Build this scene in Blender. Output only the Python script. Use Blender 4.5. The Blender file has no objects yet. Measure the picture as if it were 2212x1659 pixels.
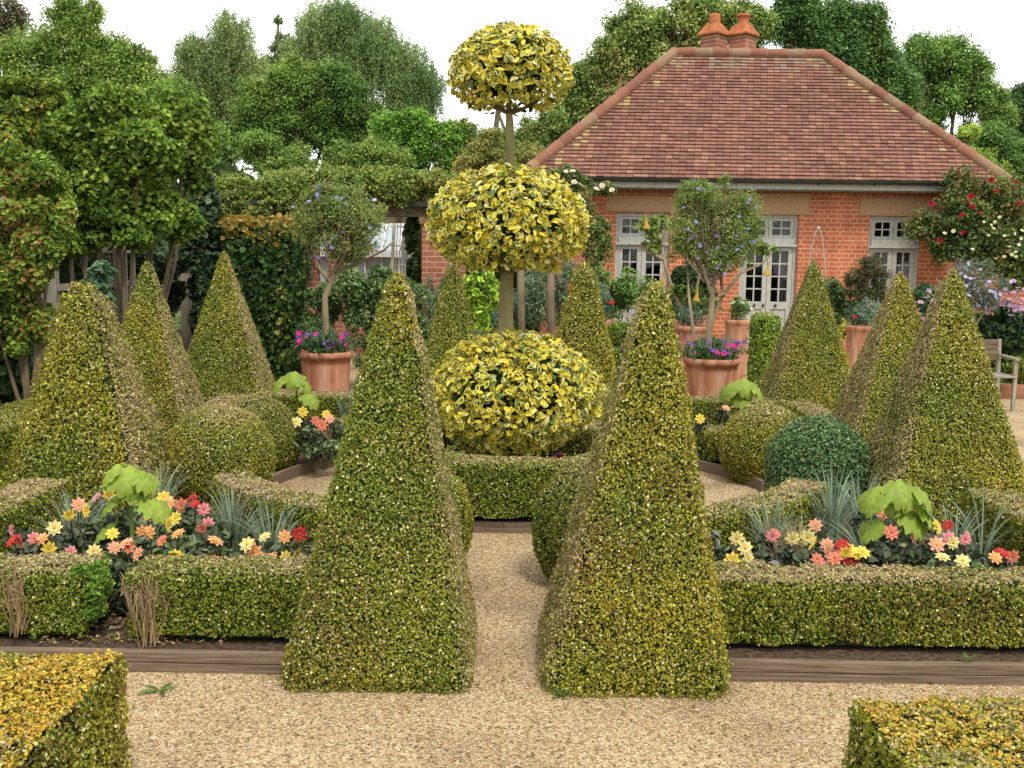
import bpy, math, numpy as np
from mathutils import Matrix, Vector
C = bpy.context.scene
COL = C.collection
R = math.radians
# ------------------------------------------------------------------ camera, world, sun, exposure
cam = bpy.data.cameras.new('camera'); cam.lens = 36.0; cam.sensor_width = 36.0
cam.clip_start = 0.05; cam.clip_end = 600
CAMO = bpy.data.objects.new('camera', cam); COL.objects.link(CAMO)
EYE = 1.7; PITCH = 6.945; ROLL = 0.75
CM = Matrix.Translation((0, 0, EYE)) @ Matrix.Rotation(R(90 - PITCH), 4, 'X') @ Matrix.Rotation(R(ROLL), 4, 'Z')
CAMO.matrix_world = CM; C.camera = CAMO

SUN_EL, SUN_AZ = 58.0, 155.0            # degrees; azimuth clockwise from +Y (behind the camera, to the right)
W = bpy.data.worlds.new('World'); C.world = W; W.use_nodes = True
nt = W.node_tree; nt.nodes.clear()
sky = nt.nodes.new('ShaderNodeTexSky'); sky.sky_type = 'NISHITA'; sky.sun_disc = False
sky.sun_elevation = R(SUN_EL); sky.sun_rotation = R(SUN_AZ); sky.dust_density = 4.0; sky.air_density = 1.0
mx = nt.nodes.new('ShaderNodeMix'); mx.data_type = 'RGBA'
mx.inputs[0].default_value = 0.88; mx.inputs[7].default_value = (10.6, 10.7, 10.6, 1)   # bright even cloud cover
bg = nt.nodes.new('ShaderNodeBackground'); bg.inputs[1].default_value = 0.1
wo = nt.nodes.new('ShaderNodeOutputWorld')
nt.links.new(sky.outputs[0], mx.inputs[6]); nt.links.new(mx.outputs[2], bg.inputs[0]); nt.links.new(bg.outputs[0], wo.inputs[0])
sl = bpy.data.lights.new('sun', 'SUN'); sl.energy = 2.0; sl.angle = R(14); sl.color = (1.0, 0.95, 0.84)
so = bpy.data.objects.new('sun', sl); COL.objects.link(so)
sd = Vector((math.sin(R(SUN_AZ)) * math.cos(R(SUN_EL)), math.cos(R(SUN_AZ)) * math.cos(R(SUN_EL)), math.sin(R(SUN_EL))))
so.rotation_euler = sd.to_track_quat('Z', 'Y').to_euler(); so.location = (6, -6, 20)
C.view_settings.view_transform = 'Standard'; C.view_settings.look = 'None'
C.view_settings.exposure = 0.75; C.view_settings.gamma = 1.0; C.view_settings.use_curve_mapping = False
C.render.engine = 'CYCLES'
C.cycles.max_bounces = 8; C.cycles.diffuse_bounces = 5; C.cycles.glossy_bounces = 2
C.cycles.transmission_bounces = 4; C.cycles.transparent_max_bounces = 8
C.cycles.use_denoising = False

# ------------------------------------------------------------------ placing helpers
def ray(px, py):
    return (CM.to_3x3() @ Vector(((px - 1106) / 2212, (829.5 - py) / 2212, -1.0)))
def at(px, py, Y):
    d = ray(px, py); t = Y / d.y
    return np.array((d.x * t, Y, EYE + d.z * t))
def gz(px, py, z=0.0):
    d = ray(px, py); t = (z - EYE) / d.z
    return np.array((d.x * t, d.y * t, z))
def unit(v): return v / np.maximum(np.linalg.norm(v, axis=-1, keepdims=True), 1e-9)

def _h(i, j, k, s):
    n = (i * 374761393 + j * 668265263 + k * 2147483647 + s * 1274126177) & 0xffffffff
    n = ((n ^ (n >> 13)) * 1274126177) & 0xffffffff
    return ((n ^ (n >> 16)) & 0xffff) / 65535.0
def noise(p, s=0):
    p = np.asarray(p, float); i = np.floor(p).astype(np.int64); f = p - i; f = f * f * (3 - 2 * f)
    x, y, z = i[:, 0], i[:, 1], i[:, 2]; u, v, w = f[:, 0], f[:, 1], f[:, 2]
    def L(a, b, t): return a + (b - a) * t
    a = L(L(_h(x, y, z, s), _h(x + 1, y, z, s), u), L(_h(x, y + 1, z, s), _h(x + 1, y + 1, z, s), u), v)
    b = L(L(_h(x, y, z + 1, s), _h(x + 1, y, z + 1, s), u), L(_h(x, y + 1, z + 1, s), _h(x + 1, y + 1, z + 1, s), u), v)
    return L(a, b, w)
def fbm(p, s=0):
    p = np.asarray(p, float)
    return (noise(p, s) * .55 + noise(p * 2.1 + 7.3, s + 1) * .3 + noise(p * 4.3 + 3.1, s + 2) * .15)

# ------------------------------------------------------------------ mesh builder
class Geo:
    def __init__(s): s.V = []; s.n = 0; s.F = []
    def add(s, V, F, col=(.5, .5, .5), mat=0, smooth=False):
        V = np.asarray(V, float).reshape(-1, 3); F = np.asarray(F, np.int64)
        if len(F) == 0: return
        c = np.asarray(col, float)
        if c.ndim == 1: c = np.tile(c, (len(F), 1))
        s.V.append(V); s.F.append((F + s.n, c, mat, smooth)); s.n += len(V)
    def build(s, name, mats, parent=None, origin=(0, 0, 0)):
        V = np.concatenate(s.V) - np.asarray(origin, float)
        loops = np.concatenate([f.ravel() for f, c, m, k in s.F])
        tot = np.concatenate([np.full(len(f), f.shape[1]) for f, c, m, k in s.F])
        st = np.concatenate(([0], np.cumsum(tot)[:-1]))
        me = bpy.data.meshes.new(name)
        me.vertices.add(len(V)); me.vertices.foreach_set('co', V.astype(np.float32).ravel())
        me.loops.add(len(loops)); me.loops.foreach_set('vertex_index', loops.astype(np.int32))
        me.polygons.add(len(tot)); me.polygons.foreach_set('loop_start', st.astype(np.int32))
        me.polygons.foreach_set('loop_total', tot.astype(np.int32))
        me.polygons.foreach_set('material_index', np.concatenate([np.full(len(f), m) for f, c, m, k in s.F]).astype(np.int32))
        me.polygons.foreach_set('use_smooth', np.concatenate([np.full(len(f), k) for f, c, m, k in s.F]))
        col = np.concatenate([c for f, c, m, k in s.F])
        a = me.attributes.new('Col', 'FLOAT_COLOR', 'FACE')
        a.data.foreach_set('color', np.concatenate([col, np.ones((len(col), 1))], 1).astype(np.float32).ravel())
        for m in (mats if isinstance(mats, (list, tuple)) else [mats]): me.materials.append(m)
        me.update(calc_edges=True)
        o = bpy.data.objects.new(name, me); COL.objects.link(o)
        if parent is not None: o.parent = parent
        else: o.location = origin
        return o
    # --- solids
    def box(s, x0, x1, y0, y1, z0, z1, col=(.5, .5, .5), mat=0):
        V = [(x0, y0, z0), (x1, y0, z0), (x1, y1, z0), (x0, y1, z0), (x0, y0, z1), (x1, y0, z1), (x1, y1, z1), (x0, y1, z1)]
        s.add(V, [(0, 3, 2, 1), (4, 5, 6, 7), (0, 1, 5, 4), (1, 2, 6, 5), (2, 3, 7, 6), (3, 0, 4, 7)], col, mat)
    def bar(s, a, b, w, h, col=(.5, .5, .5), mat=0, up=(0, 0, 1)):
        a = np.asarray(a, float); b = np.asarray(b, float); d = unit(b - a); u = np.asarray(up, float)
        r = np.cross(d, u); r = unit(r) if np.linalg.norm(r) > 1e-4 else np.array((1., 0, 0)); u = np.cross(r, d)
        V = [p + r * w / 2 * i + u * h / 2 * j for p in (a, b) for i, j in ((-1, -1), (1, -1), (1, 1), (-1, 1))]
        s.add(V, [(0, 1, 2, 3), (7, 6, 5, 4), (0, 4, 5, 1), (1, 5, 6, 2), (2, 6, 7, 3), (3, 7, 4, 0)], col, mat)
    def tube(s, pts, rad, n=8, col=(.5, .5, .5), mat=0):
        P = np.asarray(pts, float); m = len(P)
        rad = np.broadcast_to(np.asarray(rad, float), (m,))
        T = unit(np.gradient(P, axis=0)); ref = np.array((0.31, 0.17, 0.93)) if abs(T[0][2]) < .85 else np.array((1., .1, 0))
        A = unit(np.cross(T, ref)); B = np.cross(T, A)
        th = np.arange(n) * 2 * math.pi / n
        V = P[:, None] + rad[:, None, None] * (np.cos(th)[None, :, None] * A[:, None] + np.sin(th)[None, :, None] * B[:, None])
        i = np.arange(m - 1)[:, None] * n; j = np.arange(n)[None]; k = (j + 1) % n
        F = np.stack([i + j, i + k, i + n + k, i + n + j], -1).reshape(-1, 4)
        s.add(V.reshape(-1, 3), F, col, mat, True)
    def lathe(s, prof, c, n=32, col=(.5, .5, .5), mat=0, close=False):
        prof = np.asarray(prof, float); m = len(prof); th = np.arange(n) * 2 * math.pi / n
        V = np.stack([prof[:, :1] * np.cos(th), prof[:, :1] * np.sin(th), np.repeat(prof[:, 1:], n, 1)], -1) + np.asarray(c, float)
        i = np.arange(m - 1)[:, None] * n; j = np.arange(n)[None]; k = (j + 1) % n
        s.add(V.reshape(-1, 3), np.stack([i + j, i + k, i + n + k, i + n + j], -1).reshape(-1, 4), col, mat, True)
    # --- leaves
    def leaves(s, P, N, L, Wd, col, rng, kind='kite', T=None, fold=.18, mat=0):
        n = len(P)
        if n == 0: return
        if T is None: T = rng.normal(size=(n, 3))
        T = unit(T - (T * N).sum(1, keepdims=True) * N); B = np.cross(N, T)
        L = np.broadcast_to(L, (n,))[:, None]; Wd = np.broadcast_to(Wd, (n,))[:, None]
        col = np.asarray(col, float)
        if kind == 'kite':
            V = np.stack([P - T * L * .5, P + B * Wd * .5 + N * Wd * fold, P + T * L * .5, P - B * Wd * .5 + N * Wd * fold], 1)
            F = np.arange(n)[:, None] * 4 + np.array([0, 1, 2, 3]); s.add(V, F, col, mat); return
        O = [P - T * L * .5, P - T * L * .2 + B * Wd * .46 + N * Wd * fold, P + T * L * .18 + B * Wd * .44 + N * Wd * fold, P + T * L * .5 - N * L * .06,
             P + T * L * .18 - B * Wd * .44 + N * Wd * fold, P - T * L * .2 - B * Wd * .46 + N * Wd * fold]
        if kind == 'oval':
            V = np.stack(O, 1); b = np.arange(n)[:, None] * 6
            F = np.concatenate([b + np.array([0, 1, 2, 3]), b + np.array([0, 3, 4, 5])])
            s.add(V, F, np.concatenate([col, col]) if col.ndim == 2 else col, mat); return
        if kind == 'varieg':                                  # col = (edge colours, centre colours)
            ec, ic = col
            I = [P + (o - P) * .60 + N * Wd * .01 for o in O]
            V = np.stack(O + I, 1); b = np.arange(n)[:, None] * 12
            Fr = [b + np.array([i, (i + 1) % 6, 6 + (i + 1) % 6, 6 + i]) for i in range(6)]
            s.add(V, np.concatenate(Fr + [b + np.array([6, 7, 8, 9]), b + np.array([6, 9, 10, 11])]),
                  np.concatenate([ec] * 6 + [ic] * 2), mat)

def props(o, label=None, cat=None, group=None, kind=None):
    if label: o['label'] = label
    if cat: o['category'] = cat
    if group: o['group'] = group
    if kind: o['kind'] = kind
    return o
def thing(name, label, cat, loc, group=None):
    o = bpy.data.objects.new(name, None); COL.objects.link(o); o.location = loc; o.empty_display_size = .1
    return props(o, label, cat, group)
def struct(o): o['kind'] = 'structure'; return o
def part_copy(src, parent, loc, rot=(0, 0, 0), sc=1.0):
    o = src.copy(); COL.objects.link(o); o.parent = parent; o.location = loc; o.rotation_euler = rot; o.scale = (sc,) * 3
    return o

# ------------------------------------------------------------------ materials
def mat(name):
    m = bpy.data.materials.new(name); m.use_nodes = True; t = m.node_tree
    return m, t, t.nodes['Principled BSDF'], lambda a, b: t.links.new(a, b)
def leaf_mat(name, rough=.5, spec=.3, trans=.25):
    m, t, p, ln = mat(name)
    a = t.nodes.new('ShaderNodeAttribute'); a.attribute_name = 'Col'
    p.inputs['Roughness'].default_value = rough; p.inputs['Specular IOR Level'].default_value = spec
    ln(a.outputs['Color'], p.inputs['Base Color'])
    if trans:
        tr = t.nodes.new('ShaderNodeBsdfTranslucent'); ln(a.outputs['Color'], tr.inputs[0])
        ms = t.nodes.new('ShaderNodeMixShader'); ms.inputs[0].default_value = trans
        ln(p.outputs[0], ms.inputs[1]); ln(tr.outputs[0], ms.inputs[2]); ln(ms.outputs[0], t.nodes['Material Output'].inputs[0])
    return m
def plain(name, rgb, rough=.7, spec=.3, var=.25, scale=8., bump=0.0, metal=0., stretch=(1, 1, 1), attr=False):
    """colour varied by noise in object space; attr multiplies the mesh colour in"""
    m, t, p, ln = mat(name); N = t.nodes.new
    tc = N('ShaderNodeTexCoord'); mp = N('ShaderNodeMapping'); mp.inputs['Scale'].default_value = stretch
    ln(tc.outputs['Object'], mp.inputs[0])
    nz = N('ShaderNodeTexNoise'); nz.inputs['Scale'].default_value = scale; nz.inputs['Detail'].default_value = 6
    ln(mp.outputs[0], nz.inputs['Vector'])
    mr = N('ShaderNodeMapRange'); mr.inputs[1].default_value = .3; mr.inputs[2].default_value = .7
    mr.inputs[3].default_value = 1 - var; mr.inputs[4].default_value = 1 + var; ln(nz.outputs[0], mr.inputs[0])
    mu = N('ShaderNodeMix'); mu.data_type = 'RGBA'; mu.blend_type = 'MULTIPLY'; mu.inputs[0].default_value = 1
    if attr:
        a = N('ShaderNodeAttribute'); a.attribute_name = 'Col'; ln(a.outputs['Color'], mu.inputs[6])
    else: mu.inputs[6].default_value = (*rgb, 1)
    ln(mr.outputs[0], mu.inputs[7]); ln(mu.outputs[2], p.inputs['Base Color'])
    p.inputs['Roughness'].default_value = rough; p.inputs['Specular IOR Level'].default_value = spec; p.inputs['Metallic'].default_value = metal
    if bump:
        b = N('ShaderNodeBump'); b.inputs['Strength'].default_value = bump; b.inputs['Distance'].default_value = .01
        ln(nz.outputs[0], b.inputs['Height']); ln(b.outputs[0], p.inputs['Normal'])
    return m
def ramp(t, fac, stops, interp='LINEAR'):
    r = t.nodes.new('ShaderNodeValToRGB'); r.color_ramp.interpolation = interp; e = r.color_ramp.elements
    while len(e) < len(stops): e.new(.5)
    for x, (pos, c) in zip(e, stops): x.position = pos; x.color = (*c, 1)
    t.links.new(fac, r.inputs[0]); return r
def gravel_mat():
    m, t, p, ln = mat('gravel'); N = t.nodes.new
    tc = N('ShaderNodeTexCoord')
    v = N('ShaderNodeTexVoronoi'); v.inputs['Scale'].default_value = 115; v.inputs['Randomness'].default_value = 1; ln(tc.outputs['Object'], v.inputs['Vector'])
    sx = N('ShaderNodeSeparateColor'); ln(v.outputs['Color'], sx.inputs[0])
    rp = ramp(t, sx.outputs[0], [(0, (.11, .072, .038)), (.2, (.24, .165, .09)), (.42, (.36, .262, .145)), (.66, (.45, .345, .20)), (.85, (.55, .46, .31)), (1, (.38, .23, .10))])
    nz = N('ShaderNodeTexNoise'); nz.inputs['Scale'].default_value = 1.7; nz.inputs['Detail'].default_value = 5; ln(tc.outputs['Object'], nz.inputs['Vector'])
    r2 = ramp(t, nz.outputs[0], [(.28, (.62, .59, .55)), (.44, (.92, .90, .87)), (.62, (1.05, 1.04, 1.02))])
    mu = N('ShaderNodeMix'); mu.data_type = 'RGBA'; mu.blend_type = 'MULTIPLY'; mu.inputs[0].default_value = 1
    ln(rp.outputs[0], mu.inputs[6]); ln(r2.outputs[0], mu.inputs[7]); ln(mu.outputs[2], p.inputs['Base Color'])
    b = N('ShaderNodeBump'); b.invert = True; b.inputs['Strength'].default_value = .9; b.inputs['Distance'].default_value = .008
    ln(v.outputs['Distance'], b.inputs['Height']); ln(b.outputs[0], p.inputs['Normal'])
    p.inputs['Roughness'].default_value = .8; p.inputs['Specular IOR Level'].default_value = .2
    return m
def brick_mat(name, c1, c2, mortar, squash=.5, dirt=.25):
    m, t, p, ln = mat(name); N = t.nodes.new
    tc = N('ShaderNodeTexCoord'); s = N('ShaderNodeSeparateXYZ'); ln(tc.outputs['Object'], s.inputs[0])
    ad = N('ShaderNodeMath'); ln(s.outputs[0], ad.inputs[0]); ln(s.outputs[1], ad.inputs[1])
    cb = N('ShaderNodeCombineXYZ'); ln(ad.outputs[0], cb.inputs[0]); ln(s.outputs[2], cb.inputs[1])
    b = N('ShaderNodeTexBrick'); ln(cb.outputs[0], b.inputs['Vector'])
    b.squash = squash; b.squash_frequency = 2; b.offset = .5
    for k, val in (('Scale', 1), ('Mortar Size', .006), ('Mortar Smooth', .15), ('Bias', 0), ('Brick Width', .225), ('Row Height', .075)): b.inputs[k].default_value = val
    b.inputs['Color1'].default_value = (*c1, 1); b.inputs['Color2'].default_value = (*c2, 1); b.inputs['Mortar'].default_value = (*mortar, 1)
    nz = N('ShaderNodeTexNoise'); nz.inputs['Scale'].default_value = 2.2; nz.inputs['Detail'].default_value = 7; ln(tc.outputs['Object'], nz.inputs['Vector'])
    mr = N('ShaderNodeMapRange'); mr.inputs[1].default_value = .3; mr.inputs[2].default_value = .7; mr.inputs[3].default_value = 1 - dirt; mr.inputs[4].default_value = 1 + dirt
    ln(nz.outputs[0], mr.inputs[0])
    mu = N('ShaderNodeMix'); mu.data_type = 'RGBA'; mu.blend_type = 'MULTIPLY'; mu.inputs[0].default_value = 1
    ln(b.outputs['Color'], mu.inputs[6]); ln(mr.outputs[0], mu.inputs[7]); ln(mu.outputs[2], p.inputs['Base Color'])
    bp = N('ShaderNodeBump'); bp.invert = True; bp.inputs['Strength'].default_value = .5; bp.inputs['Distance'].default_value = .006
    ln(b.outputs['Fac'], bp.inputs['Height']); ln(bp.outputs[0], p.inputs['Normal']); p.inputs['Roughness'].default_value = .85
    p.inputs['Specular IOR Level'].default_value = .15
    return m
def glass_mat(name, tint=(.8, .85, .85), refl=.7, base=.04):
    m, t, p, ln = mat(name); N = t.nodes.new
    tr = N('ShaderNodeBsdfTransparent'); tr.inputs[0].default_value = (*tint, 1)
    gl = N('ShaderNodeBsdfGlossy'); gl.inputs['Roughness'].default_value = .03; gl.inputs[0].default_value = (refl,) * 3 + (1,)
    lw = N('ShaderNodeLayerWeight'); lw.inputs[0].default_value = .25
    mr = N('ShaderNodeMapRange'); mr.inputs[3].default_value = base; mr.inputs[4].default_value = .8; ln(lw.outputs[0], mr.inputs[0])
    ms = N('ShaderNodeMixShader'); ln(mr.outputs[0], ms.inputs[0]); ln(tr.outputs[0], ms.inputs[1]); ln(gl.outputs[0], ms.inputs[2])
    ln(ms.outputs[0], t.nodes['Material Output'].inputs[0]); return m
def terracotta_mat():
    m, t, p, ln = mat('terracotta'); N = t.nodes.new
    tc = N('ShaderNodeTexCoord'); mp = N('ShaderNodeMapping'); mp.inputs['Scale'].default_value = (9, 9, 1.6); ln(tc.outputs['Object'], mp.inputs[0])
    nz = N('ShaderNodeTexNoise'); nz.inputs['Scale'].default_value = 1.5; nz.inputs['Detail'].default_value = 7; ln(mp.outputs[0], nz.inputs['Vector'])
    rp = ramp(t, nz.outputs[0], [(.28, (.24, .10, .055)), (.45, (.38, .165, .095)), (.6, (.44, .23, .15)), (.78, (.48, .34, .25))])
    ln(rp.outputs[0], p.inputs['Base Color']); p.inputs['Roughness'].default_value = .85; p.inputs['Specular IOR Level'].default_value = .15
    return m
M = {}
M['leaf'] = leaf_mat('clipped_leaf', .38, .35, .15)
M['soft'] = leaf_mat('soft_leaf', .5, .25, .4)
M['varieg'] = leaf_mat('variegated_leaf', .33, .35, .2)
M['petal'] = leaf_mat('petal', .6, .15, .25)
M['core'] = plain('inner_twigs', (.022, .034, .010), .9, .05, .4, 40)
M['bark'] = plain('bark', (.13, .10, .065), .9, .1, .4, 14, .6, 0, (1, 1, .25))
M['mossbark'] = plain('smooth_greenish_bark', (.20, .18, .08), .85, .1, .35, 10, .3, 0, (1, 1, .3))
M['palebark'] = plain('pale_bark', (.24, .19, .12), .85, .1, .3, 12, .3, 0, (1, 1, .3))
M['attr'] = plain('coloured_surface', (1, 1, 1), .85, .15, .22, 30, .2, 0, (1, 1, 1), True)
M['gravel'] = gravel_mat()
M['soil'] = plain('soil', (.075, .052, .036), .95, .05, .55, 45, 1.0)
M['lawn'] = plain('rough_grass', (.07, .11, .025), .9, .1, .4, 9, .8)
M['timber'] = plain('weathered_timber', (.16, .115, .08), .85, .1, .4, 9, .5, 0, (.5, 12, 12))
M['greywood'] = plain('silvered_oak', (.27, .245, .195), .85, .15, .3, 9, .4, 0, (9, 9, .7))
M['beam'] = plain('dark_oak_beam', (.15, .115, .075), .85, .1, .35, 8, .4, 0, (1, 9, 9))
M['paint'] = plain('weathered_pale_paint', (.36, .36, .325), .65, .3, .18, 9, .15, 0, (4, 4, 1))
M['brick'] = brick_mat('orange_brick', (.41, .125, .062), (.34, .096, .047), (.52, .34, .22))
M['pierbrick'] = brick_mat('brown_brick', (.33, .12, .07), (.24, .085, .055), (.42, .33, .23), 1.0)
M['stack'] = brick_mat('chimney_brick', (.34, .13, .075), (.22, .09, .06), (.42, .30, .22), 1.0, .35)
M['paving'] = brick_mat('worn_brick_edging', (.30, .13, .065), (.22, .10, .055), (.25, .18, .11), 1.0, .35)
M['glass'] = glass_mat('window_glass')
M['terra'] = terracotta_mat()
M['capclay'] = plain('lichened_clay', (.34, .12, .05), .85, .15, .35, 5, .3)
M['gutter'] = plain('black_green_gutter', (.018, .026, .022), .35, .5, .3, 6)
M['lintel'] = plain('gauged_tile_lintel', (.36, .225, .125), .8, .15, .16, 22, .25, 0, (14, 1, 1))
M['iron'] = plain('dark_iron', (.03, .03, .03), .45, .5, .2, 20)
M['wire'] = plain('grey_wire', (.30, .29, .27), .6, .4, .2, 20)
M['curtain'] = plain('pale_curtain', (.34, .32, .29), .9, .1, .12, 6)
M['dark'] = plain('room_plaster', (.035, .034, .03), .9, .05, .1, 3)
M['ghglass'] = plain('whitened_greenhouse_glass', (.30, .34, .36), .3, .5, .12, 2.5)
M['ghframe'] = plain('white_metal', (.50, .51, .49), .5, .4, .1, 8)
M['lattice'] = plain('cream_lattice', (.55, .52, .40), .75, .2, .2, 10)
M['stone'] = plain('pebble', (1, 1, 1), .75, .25, .25, 60, 0, 0, (1, 1, 1), True)

# ------------------------------------------------------------------ surfaces for clipped shapes
def grid_faces(m, n, wrap=True):
    i = np.arange(m - 1)[:, None] * n; j = np.arange(n if wrap else n - 1)[None]; k = (j + 1) % n
    return np.stack([i + j, i + k, i + n + k, i + n + j], -1).reshape(-1, 4)
def pyramid_surf(c, hx, hy, H, tip=(0, 0), top=.07, rot=0., k=34, n=56, ex=13.0, curve=.0):
    t = np.linspace(0, 1, k); th = np.arange(n) * 2 * math.pi / n + math.pi / n
    ce, se = np.cos(th), np.sin(th); rr = (np.abs(ce) ** ex + np.abs(se) ** ex) ** (-1 / ex)
    sq = np.stack([ce * rr, se * rr], 1)
    s = (1 - t) + top * t + curve * np.sin(t * math.pi)
    s = s * np.where(t > .965, np.sqrt(np.clip((1 - t) / .035, 0, 1)) * .85 + .15, 1)
    s = s * np.where(t < .03, .96 + .04 * t / .03, 1)
    X = sq[None, :, 0] * hx * s[:, None] + tip[0] * t[:, None]; Y = sq[None, :, 1] * hy * s[:, None] + tip[1] * t[:, None]
    cr, sr = math.cos(rot), math.sin(rot)
    V = np.stack([c[0] + X * cr - Y * sr, c[1] + X * sr + Y * cr, np.repeat(c[2] + t[:, None] * H, n, 1)], -1).reshape(-1, 3)
    V = np.concatenate([V, [[c[0] + tip[0], c[1] + tip[1], c[2] + H]]])
    top_i = (k - 1) * n; j = np.arange(n)
    cap = np.stack([top_i + j, top_i + (j + 1) % n, np.full(n, len(V) - 1), np.full(n, len(V) - 1)], 1)
    return V, np.concatenate([grid_faces(k, n), cap])
def ball_surf(c, rx, ry, rz, k=22, n=36, sq=2.0):
    ph = np.linspace(.02, math.pi - .02, k); th = np.arange(n) * 2 * math.pi / n
    sgn = lambda v: np.sign(v) * np.abs(v) ** (2 / sq)
    V = np.stack([sgn(np.sin(ph))[:, None] * np.cos(th) * rx, sgn(np.sin(ph))[:, None] * np.sin(th) * ry, np.repeat(-sgn(np.cos(ph))[:, None], n, 1) * rz], -1)
    return V.reshape(-1, 3) + np.asarray(c), grid_faces(k, n)
def hedge_surf(path, w, z0, z1, closed=False, r=.03, step=.06, taper=.0):
    P = np.asarray(path, float)
    if closed: P = np.concatenate([P, P[:1]])
    seg = np.linalg.norm(np.diff(P, axis=0), axis=1); s = np.concatenate([[0], np.cumsum(seg)]); m = max(4, int(s[-1] / step))
    q = np.linspace(0, s[-1], m + 1); P = np.stack([np.interp(q, s, P[:, i]) for i in (0, 1)], 1)
    if closed: P = P[:-1]; T = np.roll(P, -1, 0) - np.roll(P, 1, 0)
    else: T = np.gradient(P, axis=0)
    T = unit(T); Nn = np.stack([T[:, 1], -T[:, 0]], 1)
    h = w / 2; H = z1 - z0
    prof = [(-h + taper * 1.0, 0)] + [(-h + taper * (1 - t), t * H) for t in (.25, .5, .75)] + [(-h, H - r), (-h + r * .3, H - r * .3), (-h + r, H)] \
        + [(-h + r + (w - 2 * r) * t, H) for t in (.33, .66)] + [(h - r, H), (h - r * .3, H - r * .3), (h, H - r)] + [(h - taper * (1 - t), t * H) for t in (.75, .5, .25)] + [(h - taper, 0)]
    prof = np.array(prof); k = len(prof)
    V = np.concatenate([P[:, None] + Nn[:, None] * prof[None, :, :1], np.broadcast_to(z0 + prof[None, :, 1:], (len(P), k, 1))], -1)
    n = len(P); a = np.arange(n if closed else n - 1)[:, None]; b = (a + 1) % n; j = np.arange(k - 1)[None]
    F = np.stack([a * k + j, a * k + j + 1, b * k + j + 1, b * k + j], -1).reshape(-1, 4)
    V = V.reshape(-1, 3)
    if not closed:
        for e in (0, n - 1):
            ii = e * k + np.arange(k // 2); jj = e * k + k - 1 - np.arange(k // 2)
            cf = np.stack([ii[:-1], ii[1:], jj[1:], jj[:-1]], 1)
            F = np.concatenate([F, cf if e else cf[:, ::-1]])
    return V, F
def orient(V, F, c=None):
    """face normals and areas (quads)"""
    n = np.cross(V[F[:, 2]] - V[F[:, 0]], V[F[:, 3]] - V[F[:, 1]]); a = np.linalg.norm(n, axis=1)
    return n / np.maximum(a, 1e-12)[:, None], a * .5
def sample(V, F, n, rng):
    N, A = orient(V, F); i = rng.choice(len(F), n, p=A / A.sum()); u = rng.random((n, 1)); v = rng.random((n, 1))
    a, b, c, d = (V[F[i, k]] for k in range(4))
    return (a * (1 - u) + b * u) * (1 - v) + (d * (1 - u) + c * u) * v, N[i]

DK, MID, OL, GO, PALE, BRN, TAN = (np.array(c) for c in ((.030, .052, .007), (.095, .130, .011), (.175, .182, .018), (.32, .25, .020), (.52, .46, .22), (.22, .12, .028), (.38, .29, .15)))
def box_pal(gold=.35, pale=.10, toptan=0., tandir=None, brown=.05, green=0., bright=1., tansc=.8, s=0):
    def f(p, n, rng):
        m = len(p); g = fbm(p * 2.6, s) - .5; g2 = fbm(p * 7., s + 9) - .5
        h = np.clip(gold + g * 1.7 + g2 * .6, 0, 1)[:, None]                      # slow drift from leaf green to gold
        c = np.array((.165, .200, .014)) * (1 - h) + np.array((.36, .295, .020)) * h
        t = rng.random(m)
        c = np.where((t < .22)[:, None], c * np.array((.42, .48, .6)), np.where((t > .80)[:, None], c * 1.3, c))
        if green:
            k = np.clip(green + g * 1.5, 0, 1)[:, None] * .8; c = c * (1 - k) + np.array((.10, .19, .018)) * k
        br = np.clip(brown * 1.5 + (fbm(p * 3.3, s + 4) - .60) * 1.5, 0, .5)
        c = np.where((rng.random(m) < br)[:, None], np.array((.21, .13, .035)), c)
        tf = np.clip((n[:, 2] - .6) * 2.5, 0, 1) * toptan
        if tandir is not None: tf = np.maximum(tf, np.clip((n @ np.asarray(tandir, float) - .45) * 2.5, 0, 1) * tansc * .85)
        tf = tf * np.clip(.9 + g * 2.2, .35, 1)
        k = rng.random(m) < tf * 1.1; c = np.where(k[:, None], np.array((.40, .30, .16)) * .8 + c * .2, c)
        k = rng.random(m) < pale * .8; c = np.where(k[:, None], np.array((.55, .50, .22)), c)
        return np.clip(c * rng.uniform(.75, 1.25, (m, 1)) * bright, 0, .8)
    return f
_seed = [10]
def rng_():
    _seed[0] += 1; return np.random.default_rng(_seed[0])
def clipped(g, VF, leaf, dens, pal, shag=.008, lump=.012, core=True, origin_noise=0, skip=None, outw=1.0, kind='kite'):
    rng = rng_(); V, F = VF; N, A = orient(V, F)
    # make normals point outward from the middle line
    P, n = sample(V, F, int(A.sum() * dens), rng)
    cl = noise(P * (.42 / leaf), 3) * .65 + noise(P * (.2 / leaf), 8) * .35
    P = P + n * ((fbm(P * 9., origin_noise) - .5) * 2 * lump + (cl - .55) * leaf * 1.9 + (rng.random(len(P)) < .012) * leaf * rng.uniform(.5, 2.2, len(P)))[:, None] + n * (rng.random((len(P), 1)) ** 1.5 * shag * 2 - leaf * .35)
    if skip is not None:
        k = ~skip(P, rng); P, n = P[k], n[k]
    c = pal(P, n, rng)
    ln = unit(n * outw + rng.normal(size=P.shape) * .62)
    L = leaf * rng.uniform(.55, 1.4, len(P))
    g.leaves(P, ln, L, L * rng.uniform(.5, .85, len(P)), c, rng, kind)
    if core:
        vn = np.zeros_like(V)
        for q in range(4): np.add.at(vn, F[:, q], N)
        g.add(V - unit(vn) * leaf * 1.9, F, (.03, .035, .01), 1, True)
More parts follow.
